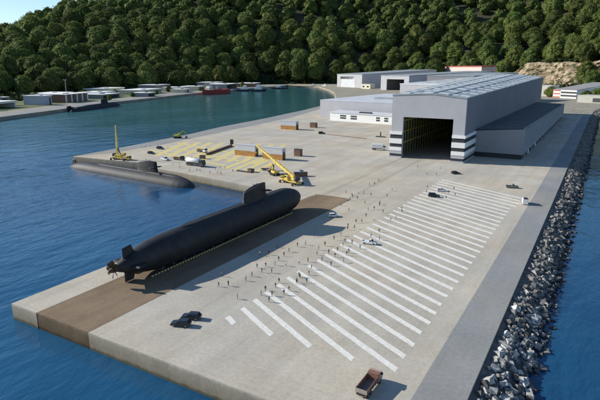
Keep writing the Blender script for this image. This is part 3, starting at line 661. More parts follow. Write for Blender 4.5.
# right-hand end
t, r = building('striped_office', 'red and white banded office block beyond the hangar under the tan cliff', 'building', (-88, 1408, .06), R(-32), 62, 150, 19, WHITEB, mat('grey_flat_roof', (.27, .27, .26), .8, .15, .05), 1.0, back=34, over=.4)
for z0, z1 in ((4, 8), (11.5, 15.5)): b = MB(); b.box(-10, 30.8, -.5, -.02, z0, z1); b.build('window_band', DARKB, t)
for z0 in (.5, 8.6, 16): b = MB(); b.box(-31.4, -12, -.6, -.02, z0, z0+3); b.build('red_panel', REDB, t)
for z0 in (.5, 8.6, 16): b = MB(); b.box(-31.6, -31.02, 0, 60, z0, z0+3); b.build('red_panel', REDB, t)
building('flat_store', 'pale grey flat-roofed store at the quay corner by the rocks', 'building', (-24, 1238, .06), R(-28), 66, 42, 14, mat('pale_store_wall', (.40, .41, .36), .8, .1, .1), mat('pale_store_roof', (.42, .43, .37), .8, .12, .08), 1, over=.3, doors=[(0, 30, 2, 10, DARKB)])
building('white_store', 'white-fronted store with dark openings behind the pale flat-roofed store', 'building', (2, 1432, .06), R(-28), 80, 40, 18, DARKB, WHITEB, 4, over=.6, windows=[(-30, -8, 4, 12, GLASS)])
building('concrete_store', 'small concrete store half hidden behind the hangar back corner', 'building', (-140, 1480, .06), R(-30), 40, 30, 26, mat('plain_concrete_wall', (.42, .41, .36), .8, .12, .1), ROOFL, 1)
for x, y, s, lab in ((-122, 1452, .5, 'dark bushy tree beside the red banded office'), (-40, 1340, .42, 'dark shrubby tree between the red banded office and the white store'), (-18, 1390, .5, 'leafy tree behind the pale flat-roofed store')):
    r = thing('broadleaf_tree', lab, 'tree', (x, y, .06), x); r.scale = (s,)*3; put('crown', CROWN[2], r); put('trunk', TRUNK[2], r)
# far quay sheds
QA = math.atan2(.93, -.37)
fq = [('open-fronted white-roofed shed at the left end of the far quay', (-930, 545), 58, 34, 11, WHITEB, 'o'),
      ('pale blue-grey block with a dark door on the far quay', (-945, 640), 22, 24, 17, mat('blue_grey_wall', (.42, .45, .52), .7, .08, .1), 'd'),
      ('brick and glass hall with white pillars on the far quay', (-985, 735), 84, 36, 16, BRICK, 'p'),
      ('long low shed with bright white roof behind the moored black submarine', (-1035, 868), 84, 34, 9, GREYST, 'o'),
      ('second low white-roofed shed set further back from the black submarine', (-1090, 905), 80, 32, 11, GREYST, 'w'),
      ('long white-roofed warehouse halfway along the far quay', (-1110, 1075), 130, 36, 11, CREAM, 'w'),
      ('short white-roofed store near the red ship bow', (-1135, 1235), 60, 32, 12, CREAM, 'w'),
      ('small white-roofed shed standing behind the red ship', (-1150, 1330), 70, 30, 12, CREAM, 'd'),
      ('white-roofed boat shed on the quay between red ship and tugboats', (-1140, 1480), 130, 40, 16, GREYST, 'o'),
      ('low dark brown shed behind the tugboats near the beach', (-1180, 1690), 110, 36, 13, BRICK, 'w'),
      ('flat-roofed hut with dark panels behind the left end sheds', (-1010, 560), 70, 34, 15, GREYST, 'w'),
      ('pale-roofed hut half hidden behind the brick and glass hall', (-1065, 760), 74, 28, 15, GREYST, 'w')]
fq += [('low white-roofed shed at the foot of the hill behind the lawn', (-1085, 620), 70, 30, 10, GREYST, 'o'),
      ('narrow white-roofed shed between the black submarine and the long warehouse', (-1000, 965), 44, 22, 9, GREYST, 'o'),
      ('white-roofed shed at the hill foot behind the long warehouse', (-1190, 1010), 120, 30, 15, CREAM, 'w'),
      ('white-roofed workshop close to the quay edge beyond the warehouse', (-1078, 1180), 46, 22, 9, CREAM, 'd'),
      ('pale hall with dark doors at the hill foot above the red ship', (-1250, 1260), 110, 32, 17, GREYST, 'd'),
      ('tiny white-roofed hut on the lawn at the left end', (-905, 480), 24, 18, 7, WHITEB, 'd'),
      ('grey-walled shed behind the tugboats at the hill foot', (-1265, 1560), 110, 34, 18, GREYST, 'w')]
for n_, (x, y, s, lab) in enumerate(((-985, 590, .26, 'small round tree on the lawn behind the blue-grey block'), (-1075, 700, .3, 'small bushy tree behind the brick hall corner'), (-1150, 880, .34, 'rounded tree between the low sheds and the warehouse'), (-1040, 1020, .24, 'small tree beside the warehouse gable'), (-1120, 1150, .3, 'small tree in the gap past the long warehouse'), (-1180, 1400, .34, 'dark small tree between boat shed and white store'), (-1175, 1590, .34, 'lone small tree behind the tugboats'), (-890, 505, .2, 'low shrubby tree at the left end of the lawn'), (-960, 800, .2, 'small tree on the far quay behind the black submarine sail'), (-1030, 930, .22, 'small tree by the narrow shed on the far quay'), (-1095, 1260, .24, 'small tree just behind the red ship bow'), (-1060, 560, .3, 'bushy tree behind the flat-roofed hut'), (-1130, 960, .28, 'bushy tree between long warehouse and hill foot'))):
    r = thing('broadleaf_tree', lab, 'tree', (x, y, .06), n_*1.3); r.scale = (s,)*3; put('crown', CROWN[n_ % 7], r); put('trunk', TRUNK[n_ % 7], r)
for lab, (x, y), w_, d_, h_, wm, kind in fq:
    win = []; drs = []
    if kind == 'w': win = [(-w_/2+6+k*12, -w_/2+13+k*12, h_*.35, h_*.7, GLASS) for k in range(int((w_-8)//12))]
    if kind == 'd': drs = [(w_*.12, w_*.34, .05, h_*.8, DARKB)]
    if kind == 'p': drs = [(-w_/2+22, -w_/2+36, 2, h_-3, GLASS), (-w_/2+46, -w_/2+58, 2, h_-3, GLASS)]
    a = QA+PI if False else QA-PI
    t, r = building('quay_shed', lab, 'shed', wp(x, y), QA, w_, d_*1.9, h_, wm, WHITEB, 1.2, over=1.5, windows=win, doors=drs, cut=(-w_/2+4, w_/2-4, h_-2.5) if kind == 'o' else None, group='sheds along the far quay')
    if kind == 'p':
        for k in range(5): b = MB(); b.box(-w_/2-.5+k*(w_-3)/4, -w_/2+3+k*(w_-3)/4, -1.2, -.02, 0, h_); b.build('pillar', WHITEB, t)
    b = MB(); b.box(-w_*.2, -w_*.05, d_*.4, d_*.6, h_+1.21, h_+2.6); b.build('roof_vent', GREYST, r)
t = thing('floodlight_mast', 'slim grey mast standing before the trees by the brick hall', 'mast', (-1130, 815, .055))
b = MB(); b.tube([(0, 0, 0), (0, 0, 40)], [1.5, 1.0], 10); b.build('pole', GREYST, t)
b = MB(); b.tube([(0, 0, 39.5), (0, 0, 42), (0, 0, 43.5)], [1.2, 4, 3.6], 12); b.build('lamp_head', GREYST, t)
for k, (x, y, l) in enumerate(((-766, 432, 'dark mooring fender block at the left end of the far quay wall'), (-834, 604, 'dark mooring fender block on the far quay wall below the blue-grey block'))):
    b = MB(); b.obox((x, y, -5.5), 7, 6, 8, QA); b.obox((x+.2, y, 2.5), 5, 4, 1.2, QA); tag(b.build('fender_block', BLK), l, 'fender')
# steel lamp masts etc. on the yard: the small crossed stand near the office strip
t = thing('work_stand', 'small dark stand with a post on open concrete in front of the hall', 'stand', (-199, 508, .004))
b = MB(); b.box(-5, 5, -1.2, 1.2, 0, .9); b.build('base', STEEL, t); b = MB(); b.box(-.5, .5, -.5, .5, .9, 5.3); b.build('post', STEEL, t)
o = MB(); o.beam((-256, 499, .25), (-206, 487, .25), 1.1, .5); tag(o.build('hose_line', WOODB), 'long thin rusty pipe line lying on the open concrete', 'pipe')

# two-tone sheds on the jetty
def two_tone(label, loc, w_, d_, h_):
    t = thing('field_store', label, 'store', loc, 0, 'two-tone stores on the jetty yard')
    b = MB(); b.box(-w_/2, w_/2, 0, d_, 0, h_*.48); b.build('lower_wall', SHEDB, t)
    b = MB(); b.box(-w_/2, w_/2, 0, d_, h_*.48, h_); b.build('upper_wall', SHEDG, t)
    b = MB(); b.box(-w_/2-.2, w_/2+.2, -.2, d_+.2, h_+.003, h_+.3); b.build('roof', SHEDG, t)
    b = MB(); b.box(w_/2+.003, w_/2+.25, 1.5, d_-1.5, .05, h_*.7); b.build('door', DARKB, t)
two_tone('brown and grey two-tone store nearest the jetty tip, left of the crane boom', (-251, 340, .004), 20.5, 5, 8.8)
two_tone('brown and grey two-tone store crossed by the yellow crane boom', (-222, 337, .004), 18.5, 5, 9.2)
two_tone('brown and grey two-tone store standing alone near the basin edge', (-318, 517.5, .004), 21, 6, 9.6)
def crate(label, loc, s, rot=0):
    t = thing('cargo_crate', label, 'crate', loc, rot, 'crates on the jetty yard'); b = MB(); b.bbox(-s[0]/2, s[0]/2, -s[1]/2, s[1]/2, 0, s[2], .15); b.build('box', WOODB, t)
    b = MB(); b.box(-s[0]/2-.1, s[0]/2+.1, -s[1]/2-.1, s[1]/2+.1, s[2]+.003, s[2]+.3); b.build('lid', STEEL, t)
crate('brown crate beside the store crossed by the crane boom', (-213, 362, .004), (6, 4, 5.4)); crate('brown crate beside the lone store near the basin edge', (-303, 552, .004), (8, 5, 5.4))
crate('squat brown crate between the yellow digger and the crane carrier', (-176, 281, .004), (5, 3.4, 2.6), .4); crate('low brown crate at the near left of the dark flatbed trailer', (-207, 287, .004), (4, 3, 2), -.2); crate('long brown crate behind the crane beside the submarine bow', (-170, 292, .004), (9, 3, 2.4), .7); crate('small brown crate on the yellow markings left of the tanker truck', (-272, 312, .06), (4, 3, 2.4), .2)
t = thing('girder', 'long brown girder lying slanted on the yellow jetty markings', 'girder', (-287.5, 353, .02), math.atan2(51, -13.5))
b = MB(); b.box(-27, 27, -.9, .9, .001, .35); b.box(-27, 27, -.15, .15, .35, 1.3); b.box(-27, 27, -.9, .9, 1.3, 1.6); b.build('web', WOODB, t)
b = MB(); b.box(26, 28.5, -1.2, 1.2, 1.61, 6); b.build('end_post', STEEL, t)
b = MB(); b.bbox(-6.5, 6.5, -.6, .6, 0, .9, .1); o = b.build('steel_beam', STEEL, None, (-211, 284.5, .004), -.05); tag(o, 'dark steel beam lying near the jetty edge right of the tanker truck', 'beam')

# ------------------------------------------------------------------ vehicles
def wheel(parent, x, y, r, w_=.28):
    b = MB(); b.tube([(x, y-w_/2, r), (x, y-w_/2+.04, r), (x, y+w_/2-.04, r), (x, y+w_/2, r)], [r*.9, r, r, r*.9], 18); t = b.build('wheel', BLK, parent)
    b = MB(); b.tube([(x, y-w_/2-.012, r), (x, y+w_/2+.012, r)], r*.58, 14); b.build('rim', RIM, t); return t
def car(kind, label, loc, rotz, paint, s=1.15, group=None):
    t = thing(kind, label, 'car' if kind != 'pickup_truck' else 'pickup', loc, rotz, group)
    L_, W_ = (4.3, 1.8) if kind == 'hatchback' else (5.2, 1.9) if kind == 'pickup_truck' else (4.8, 1.9); zb = .28
    hb = .92 if kind == 'hatchback' else 1.05
    prof = [(-L_/2, zb+.1), (-L_/2, .72), (-L_/2+.12, hb), (L_*.18, hb), (L_*.42, hb-.16), (L_/2-.04, .66), (L_/2, zb+.1), (L_/2-.15, zb), (-L_/2+.15, zb)]
    if kind == 'pickup_truck': prof = [(-L_/2, zb+.15), (-L_/2, .78), (-L_*.02, .78), (-L_*.02, hb), (L_*.24, hb), (L_*.45, hb-.1), (L_/2, .72), (L_/2, zb+.1), (-L_/2+.1, zb)]
    b = MB(); rg = []
    for f, k in ((-1, .965), (-.93, 1), (-.5, 1.0), (.5, 1.0), (.93, 1), (1, .965)): rg.append([(x*k, f*W_/2, zb+(z-zb)*(k if abs(f) == 1 else 1)) for x, z in prof])
    b.loft(rg, 0, True, False); b.build('body', paint, t)
    if kind == 'pickup_truck': x0, x1, xa, xb, zt = -L_*.02+.02, L_*.22, L_*.01, L_*.12, 1.72
    elif kind == 'hatchback': x0, x1, xa, xb, zt = -L_/2+.18, L_*.2, -L_*.38, L_*.05, 1.45
    else: x0, x1, xa, xb, zt = -L_/2+.14, L_*.2, -L_*.42, L_*.08, 1.72
    w0, w1 = W_/2-.06, W_/2-.24
    b = MB(); b.hexa([(x0, -w0, hb-.01), (x1, -w0, hb-.01), (x1, w0, hb-.01), (x0, w0, hb-.01), (xa, -w1, zt-.06), (xb, -w1, zt-.06), (xb, w1, zt-.06), (xa, w1, zt-.06)]); b.build('window', GLASS, t)
    b = MB(); b.bbox(xa-.05, xb+.08, -w1-.05, w1+.05, zt-.059, zt+.03, .03)
    for sg in (-1, 1):
        for (xl, xu) in ((x0, xa), (x1, xb), ((x0+x1)/2-.1, (xa+xb)/2)): b.beam((xl, sg*(w0+.01), hb), (xu, sg*(w1+.015), zt-.04), .08, .07)
    b.build('roof', paint, t)
    for sg in (-1, 1):
        for x in (-L_*.31, L_*.31): wheel(t, x, sg*(W_/2-.1), .33 if kind == 'hatchback' else .38, .24)
        b = MB(); b.box(L_/2-.14, L_/2+.015, sg*W_*.36-.2, sg*W_*.36+.2, .60, .74); b.build('headlight', LAMPW, t)
        b = MB(); b.box(-L_/2-.015, -L_/2+.06, sg*W_*.4-.12, sg*W_*.4+.12, .6, .76); b.build('taillight', LAMPR, t)
        b = MB(); b.box(x1-.25, x1-.08, sg*(W_/2)-.02 if sg > 0 else -W_/2-.2, W_/2+.2 if sg > 0 else -W_/2+.02, hb-.02, hb+.12); b.build('mirror', paint, t)
    b = MB(); b.box(L_/2-.02, L_/2+.05, -W_*.42, W_*.42, .32, .5); b.build('bumper', STEEL, t)
    if kind == 'pickup_truck':
        b = MB(); y = W_/2-.06; b.box(-L_/2+.02, -L_*.03, -y, -y+.08, .785, 1.08); b.box(-L_/2+.02, -L_*.03, y-.08, y, .785, 1.08); b.box(-L_/2+.02, -L_/2+.1, -y+.085, y-.085, .785, 1.08); b.build('bed', paint, t)
    t.scale = (s,)*3; return t
RH = R(30.3)
G4 = .013
car('hatchback', 'dark blue hatchback, nearer of the pair parked by the slipway', (*gp(181, 325.5), G4), RH+R(-8)+PI, CARD, 1.3)
car('hatchback', 'dark blue hatchback, farther of the pair parked by the slipway', (*gp(191.5, 318.5), G4), RH+R(-10)+PI, CARD, 1.3)
car('hatchback', 'white hatchback at the end of the submarine sail shadow', (-107.2, 216.2, G4), RH+R(8), CARW, 1.25)
car('pickup_truck', 'white pickup among people at the left ends of the stripes', (-76.6, 187.8, G4+.01), RH+R(-22), CARW, 1.2)
car('off_road_car', 'dark blue off-road car parked on the stripes beside a white car', (-76.6, 280, G4+.01), RH+R(-12), CARD, 1.35)
car('hatchback', 'white hatchback parked behind the dark off-road car', (-76.6, 296, G4+.01), RH+R(-15), CARW, 1.3)
car('hatchback', 'black hatchback alone in front of the hangar right corner', (-82.5, 352, G4), RH+R(10), CARK, 1.4)
car('pickup_truck', 'grey pickup near the far right corner of the stripes', (-42.4, 326, G4+.01), RH+R(-14), CARG, 1.4)
car('off_road_car', 'dark car on open concrete left of the white office strip', (-264, 500, G4), RH+R(-10), CARK, 1.6)
car('hatchback', 'white car moving through shade behind the annex', (-40, 700, G4), PI/2, CARW, 1.5)

def truck_cab(t, x0, x1, W_, z0, z1, paint):
    b = MB(); rg = [[(x0, y, z0), (x0, y, z1), (x1-.35, y, z1), (x1, y, z0+(z1-z0)*.45), (x1, y, z0)] for y in (-W_/2, W_/2)]; b.loft(rg, 0, True, False); c = b.build('cab', paint, t)
    b = MB(); zc = z0+(z1-z0)*.5
    b.hexa([(x1-.33, -W_/2+.12, z1-.25), (x1-.02, -W_/2+.12, zc), (x1-.02, W_/2-.12, zc), (x1-.33, W_/2-.12, z1-.25), (x1-.28, -W_/2+.12, z1-.2), (x1+.03, -W_/2+.12, zc+.05), (x1+.03, W_/2-.12, zc+.05), (x1-.28, W_/2-.12, z1-.2)]); b.build('windscreen', GLASS, c)
    for sg in (-1, 1):
        b = MB(); y = sg*W_/2; b.box(x0+.25, x1-.5, min(y, y+sg*.02), max(y, y+sg*.02), zc, z1-.2); b.build('side_window', GLASS, c)
        b = MB(); b.box(x1-.02, x1+.04, sg*W_*.36-.18, sg*W_*.36+.18, z0+.15, z0+.38); b.build('headlight', LAMPW, c)
    return c
# dump truck in the foreground
def dump_truck(label, loc, rotz, s):
    t = thing('dump_truck', label, 'truck', loc, rotz); W_ = 2.5
    b = MB(); b.box(-3.9, 3.4, -.45, .45, .75, 1.05); b.box(-3.9, -3.6, -1.1, 1.1, .6, .9); b.build('chassis', STEEL, t)
    truck_cab(t, 1.75, 3.7, 2.35, .7, 2.55, TRUCKT)
    b = MB(); zf = 1.2
    b.box(-3.9, 1.5, -W_/2, W_/2, zf-.13, zf); b.build('bed_floor', BEDM, t)
    for sg in (-1, 1):
        b = MB(); y = sg*W_/2; b.hexa([(-3.9, min(y, y-sg*.12), zf+.003), (1.5, min(y, y-sg*.12), zf+.003), (1.5, max(y, y-sg*.12), zf+.003), (-3.9, max(y, y-sg*.12), zf+.003), (-3.9, min(y, y-sg*.12), zf+.85), (1.5, min(y, y-sg*.12), zf+1.1), (1.5, max(y, y-sg*.12), zf+1.1), (-3.9, max(y, y-sg*.12), zf+.85)])
        for k in range(5): x = -3.6+k*1.2; b.box(x, x+.14, min(y+sg*.003, y+sg*.1), max(y+sg*.003, y+sg*.1), zf-.1, zf+.88)
        b.build('bed_side', TRUCKB, t)
    b = MB(); b.box(1.38, 1.5, -W_/2+.123, W_/2-.123, zf+.003, zf+1.45); b.hexa([(1.52, -1.2, zf+1.3), (2.5, -1.1, zf+1.42), (2.5, 1.1, zf+1.42), (1.52, 1.2, zf+1.3), (1.52, -1.2, zf+1.4), (2.5, -1.1, zf+1.5), (2.5, 1.1, zf+1.5), (1.52, 1.2, zf+1.4)]); b.build('headboard', TRUCKB, t)
    b = MB(); b.box(-3.98, -3.88, -W_/2+.02, W_/2-.02, zf-.1, zf+.8); b.build('tailgate', mat('dusty_tailgate', (.33, .29, .25), .7, .3, 2), t)
    for x in (-3.0, -1.9, 2.7):
        for sg in (-1, 1): wheel(t, x, sg*(W_/2-.22), .5, .42)
    for sg in (-1, 1):
        b = MB(); b.box(-4.0, -3.92, sg*.95-.15, sg*.95+.15, .62, .8); b.build('taillight', LAMPR, t)
        b = MB(); b.box(3.2, 3.35, sg*1.2 if sg > 0 else -1.45, 1.45 if sg > 0 else -1.2, 1.7, 2.2); b.build('mirror', STEEL, t)
    t.scale = (s,)*3; return t
dump_truck('brown tipper truck with an empty bed parked below the nearest stripes', (-38.0, 96.2, G4), PI/2-.03, 1.12)
def flat_truck(label, loc, rotz, s, paint, load, name='truck', W_=2.5, L_=8.5):
    t = thing(name, label, 'truck', loc, rotz); b = MB(); b.box(-L_/2, L_/2-.2, -.5, .5, .7, 1.05); b.box(-L_/2, L_/2-2.3, -W_/2, W_/2, 1.053, 1.2); b.build('chassis', STEEL, t)
    truck_cab(t, L_/2-2.1, L_/2, W_-.1, .65, 2.9, paint)
    if load == 'tank':
        b = MB(); b.tube([(-L_/2, 0, 2.35), (-L_/2+.25, 0, 2.35), (L_/2-2.7, 0, 2.35), (L_/2-2.45, 0, 2.35)], [.8, 1.13, 1.13, .8], 20); k = b.build('tank', CARW, t)
        for x in (-2, 0): b = MB(); b.tube([(x, 0, 3.4), (x, 0, 3.62)], .32, 12); b.build('manhole', STEEL, k)
    elif load == 'box':
        b = MB(); b.bbox(-L_/2, L_/2-2.3, -W_/2, W_/2, 1.203, 3.5, .06); b.build('cargo_box', CARW, t)
    else:
        b = MB()
        for sg in (-1, 1): y = sg*(W_/2-.05); b.box(-L_/2, L_/2-2.3, y-.05, y+.05, 1.203, 1.8)
        b.box(-L_/2, -L_/2+.1, -W_/2+.1, W_/2-.1, 1.203, 1.8); b.build('bed_sides', WOODB, t)
    for x in (-L_/2+1, -L_/2+2.1, L_/2-1.2):
        for sg in (-1, 1): wheel(t, x, sg*(W_/2-.2), .48, .4)
    t.scale = (s,)*3; return t
flat_truck('long white tanker truck with dark cab parked near the jetty edge', (-256, 285.5, .07), RH-R(34), 1.65, STEEL, 'tank', 'tanker_truck', 2.5, 10.5)
flat_truck('white box truck standing in front of the hangar left corner', (-167.5, 425, G4), RH-R(12), 1.5, CARW, 'box', 'box_truck')
flat_truck('small white-cabbed flatbed truck on the yellow markings by the girder', (-294, 337, .07), RH-R(40), 1.3, CARW, 'flat', 'flatbed_truck')
flat_truck('brown-sided flatbed truck parked behind the tanker truck tail', (-284, 298, .07), RH-R(30), 1.15, CARK, 'flat', 'flatbed_truck')
car('pickup_truck', 'white pickup behind the black sail of the moored submarine', (-293, 292, .07), RH-R(40), CARW, 1.5)
car('off_road_car', 'dark car parked on the jetty left of the yellow markings', (-338, 331.8, G4), RH-R(30), CARK, 1.45)
car('hatchback', 'low dark car near the jetty tip beside the yellow markings', (-325, 308.5, G4), RH-R(30), CARK, 1.5)
def panel_van(label, loc, rotz, s):
    t = thing('panel_van', label, 'van', loc, rotz); b = MB()
    prof = [(-2.6, .35), (-2.6, 2.3), (1.2, 2.35), (1.9, 1.45), (2.6, 1.15), (2.65, .45), (2.5, .33)]
    b.loft([[(x*k, f, z) for x, z in prof] for f, k in ((-.98, .98), (-.92, 1), (.92, 1), (.98, .98))], 0, True, False); b.build('body', CARW, t)
    b = MB(); b.hexa([(1.24, -.8, 2.28), (1.9, -.8, 1.48), (1.9, .8, 1.48), (1.24, .8, 2.28), (1.3, -.8, 2.33), (1.96, -.8, 1.53), (1.96, .8, 1.53), (1.3, .8, 2.33)]); b.build('windscreen', GLASS, t)
    b = MB(); b.box(-2.5, -.6, -.7, .7, 2.36, 2.75); b.build('roof_rack', STEEL, t)
    for sg in (-1, 1):
        b = MB(); b.box(.5, 1.35, sg*.985-.01, sg*.985+.01, 1.45, 2.05); b.build('side_window', GLASS, t)
        for x in (-1.6, 1.7): wheel(t, x, sg*.85, .36, .24)
        b = MB(); b.box(2.56, 2.68, sg*.7-.15, sg*.7+.15, .8, 1.0); b.build('headlight', LAMPW, t)
    t.scale = (s,)*3
panel_van('white van with dark roof rack on the grey service road', (-30.6, 289.8, G4), PI/2+.2, 1.35)

# cranes and yellow machines
def crawler(t, L_, W_, h):
    for sg in (-1, 1):
        b = MB(); y = sg*W_/2; n = 10; ring = [(L_/2*math.cos(a) if False else (L_/2-h/2)*(1 if math.cos(a) >= 0 else -1)+h/2*math.cos(a), h/2+h/2*math.sin(a)) for a in np.linspace(0, 2*PI, 2*n, endpoint=False)]
        b.loft([[(x, y-.4, z) for x, z in ring], [(x, y+.4, z) for x, z in ring]], 0, True, False); b.build('track', BLK, t)
def mobile_crane(label, loc, rotz, s, boom_end, bm_):
    t = thing('mobile_crane', label, 'crane', loc, rotz)
    b = MB(); b.bbox(-5, 5, -1.3, 1.3, .75, 1.5, .1); b.box(-5.6, -5.01, -.9, .9, .6, 1.1); b.build('carrier', YEL, t)
    truck_cab(t, 5.02, 6.6, 2.5, .6, 2.5, YEL)
    for x in (-3.8, -2.5, 2.2, 3.6):
        for sg in (-1, 1): wheel(t, x, sg*1.15, .6, .5)
    for x in (-4.6, 4.4):
        for sg in (-1, 1):
            b = MB(); b.box(x-.2, x+.2, min(sg*1.31, sg*3), max(sg*1.31, sg*3), .9, 1.15); b.box(x-.35, x+.35, sg*2.8-.35, sg*2.8+.35, 0, .89); b.build('outrigger', STEEL, t)
    b = MB(); b.tube([(-1, 0, 1.5), (-1, 0, 1.9)], 1.25, 18); b.bbox(-3.6, 1.4, -1.25, 1.25, 1.9, 2.9, .1); up = b.build('superstructure', YEL, t)
    b = MB(); b.bbox(-4.9, -3.62, -1.3, 1.3, 1.9, 3.5, .1); b.build('counterweight', STEEL, t)
    b = MB(); b.bbox(-.4, 1.9, 1.28, 2.3, 1.9, 3.7, .1); c = b.build('operator_cab', YEL, t)
    b = MB(); b.box(.3, 1.93, 1.4, 2.33, 2.7, 3.5); b.build('window', GLASS, c)
    a = Vector((-2.2, 0, 3.0)); e = Vector(boom_end); d = e-a
    segs = ((0, .42, .95), (.38, .76, .75), (.72, 1, .55)); 
    for f0, f1, w_ in segs:
        b = MB(); b.beam(a+d*f0, a+d*f1, w_, w_*1.15)
        for q in np.linspace(f0, f1, 6)[1:-1]: b.beam(a+d*(q-.006), a+d*(q+.006), w_+.16, w_*1.15+.16)
        b.build('boom', bm_, t)
    b = MB(); b.beam((.2, 0, 2.7), a+d*.3, .4, .4); b.build('lift_cylinder', STEEL, t)
    b = MB(); k = e+Vector((.5, 0, -.2)); b.tube([k, k-Vector((0, 0, e.z*.28))], .07, 5); hk = b.build('hoist_rope', STEEL, t)
    b = MB(); q = k-Vector((0, 0, e.z*.28)); b.tube([q, q-Vector((0, 0, .5)), q-Vector((0, 0, 1))], [.2, .42, .12], 8); b.build('hook_block', YEL, t)
    t.scale = (s,)*3; return t
mobile_crane('yellow mobile crane with its pale boom raised upright at the jetty tip', (-324.5, 276, G4), R(8), 1.4, (-1.7, 0, 19.2), YELB)
# crane by the submarine bow: boom lowered back towards the two-tone stores
def aim(loc, rotz, s, target):
    v = Vector(target)-Vector(loc); c, n = math.cos(-rotz), math.sin(-rotz); return ((v.x*c-v.y*n)/s, (v.x*n+v.y*c)/s, v.z/s)
lc = (-164, 270, .005); mobile_crane('yellow mobile crane with boom slanting toward the stores, beside the submarine bow', lc, R(158), 1.45, aim(lc, R(158), 1.45, (-213, 303, 16.2)), YEL)
def excavator(label, loc, rotz, s, paint):
    t = thing('excavator', label, 'excavator', loc, rotz, 'yellow diggers on the jetty'); crawler(t, 4.2, 2.4, .9)
    b = MB(); b.tube([(0, 0, .85), (0, 0, 1.1)], .8, 14); b.bbox(-2.2, 1.3, -1.3, 1.3, 1.1, 2.1, .12); b.build('body', paint, t)
    b = MB(); b.bbox(-.1, 1.5, .3, 1.3, 2.1, 3.1, .1); c = b.build('cab', paint, t); b = MB(); b.box(.2, 1.53, .36, 1.33, 2.3, 2.95); b.build('window', GLASS, c)
    b = MB(); b.beam((1.2, -.3, 1.8), (3.4, -.3, 4.6), .45, .6); b.beam((3.3, -.3, 4.6), (5.4, -.3, 3.4), .4, .5); b.build('boom', paint, t)
    b = MB(); b.beam((5.3, -.3, 3.5), (5.7, -.3, 1.4), .35, .4); b.build('stick', paint, t)
    b = MB(); b.hexa([(5.2, -.9, .2), (6.1, -.9, .2), (6.1, .3, .2), (5.2, .3, .2), (5.4, -.9, 1.3), (6.2, -.9, 1.1), (6.2, .3, 1.1), (5.4, .3, 1.3)]); b.build('bucket', STEEL, t)
    t.scale = (s,)*3; return t
excavator('yellow digger beside the crane, between the boom and the sub bow', (-187, 286.5, .004), R(150), 1.5, YEL)
excavator('yellow-green digger alone at the basin edge of the jetty', (-376.5, 395, .01), R(20), 1.7, mat('yellow_green_paint', (.42, .42, .06), .5, .2, 1))
t = thing('flatbed_trailer', 'dark flatbed trailer with a raised ramp left of the yellow digger', 'trailer', (-200.5, 298, G4), R(20))
b = MB(); b.box(-4.5, 4.5, -1.5, 1.5, .95, 1.35); b.build('deck', STEEL, t); b = MB(); b.hexa([(2.5, -1.4, 1.36), (4.5, -1.4, 1.36), (4.5, 1.4, 1.36), (2.5, 1.4, 1.36), (4.0, -1.4, 3.9), (4.6, -1.4, 3.9), (4.6, 1.4, 3.9), (4.0, 1.4, 3.9)]); b.build('ramp', BLK, t)
for x in (-3, -1.8): 
    for sg in (-1, 1): wheel(t, x, sg*1.2, .48, .4)

# ------------------------------------------------------------------ ships
def ship(name, label, cat, loc, rotz, L_, B_, D_, hm, supers, group=None, mast=8, cargo=False):
    t = thing(name, label, cat, loc, rotz, group); b = MB(); rg = []
    for f in np.linspace(-.5, .5, 15):
        k = 1-max(0, (f-.18)/.32)**2.0 if f > .18 else 1-.25*max(0, (-f-.38)/.12)**2; k = max(k, .03); sh = D_*(1+.35*max(0, (f-.1)/.4)**2+.08*max(0, (-f-.2)/.3)); h = B_/2*k
        rg.append([(f*L_, -h*.55, -2.5), (f*L_+.02*L_*max(0, f), -h*.96, .2), (f*L_+.05*L_*max(0, f), -h, sh), (f*L_+.05*L_*max(0, f), h, sh), (f*L_+.02*L_*max(0, f), h*.96, .2), (f*L_, h*.55, -2.5)])
    b.loft(rg, 0, True, False); hu = b.build('hull', hm, t)
    for x0, x1, w_, z0, z1, m in supers:
        b = MB(); b.bbox(x0*L_, x1*L_, -w_*B_, w_*B_, z0, z1, .3); dk = b.build('deckhouse', m, t)
        b = MB(); b.box(x0*L_+.6, x1*L_+.06, -w_*B_*.85, w_*B_*.85, z1-1.6, z1-.7); b.build('window_band', GLASS, dk)
    x = (supers[0][0]+supers[0][1])/2*L_; zt = supers[-1][4]
    b = MB(); b.tube([(x, 0, zt-.2), (x, 0, zt+mast)], [.35, .15], 8); b.beam((x, -2, zt+mast*.6), (x, 2, zt+mast*.6), .2, .2); b.build('mast', GREYST, t)
    b = MB(); b.tube([(x-.07*L_, 0, supers[0][4]-.2), (x-.075*L_, 0, supers[0][4]+4)], [1.2, 1.0], 12); b.build('funnel', hm, t)
    if cargo:
        for k in range(3): b = MB(); x0 = (-.16+.17*k)*L_; b.bbox(x0, x0+.13*L_, -B_*.3, B_*.3, D_-.2, D_+2, .2); b.build('hatch_cover', SHIPR, t)
        for xx in (-.02, .30): b = MB(); b.tube([(xx*L_, 0, D_), (xx*L_, 0, D_+15)], [.7, .4], 8); b.beam((xx*L_, 0, D_+4), (xx*L_-13, 0, D_+11), .6, .6); b.build('deck_crane', CREAM, t)
    return t
ship('cargo_ship', 'dark red cargo ship with a white bridge moored at the far quay', 'ship', (-1012, 1235, WATER), math.atan2(70, -4)+PI, 128, 22, 12, SHIPR, [(.18, .33, .36, 11.5, 19, CREAM), (.2, .31, .3, 19.01, 25, WHITEB)], cargo=True)
tg = 'tugboats near the beach'
ship('tugboat', 'black-hulled tugboat with white wheelhouse, next astern of the red ship', 'boat', (-1052, 1428, WATER), R(28), 52, 18, 6, SHIPK, [(-.12, .26, .36, 5.6, 13.5, WHITEB), (.0, .2, .28, 13.51, 19, WHITEB)], tg)
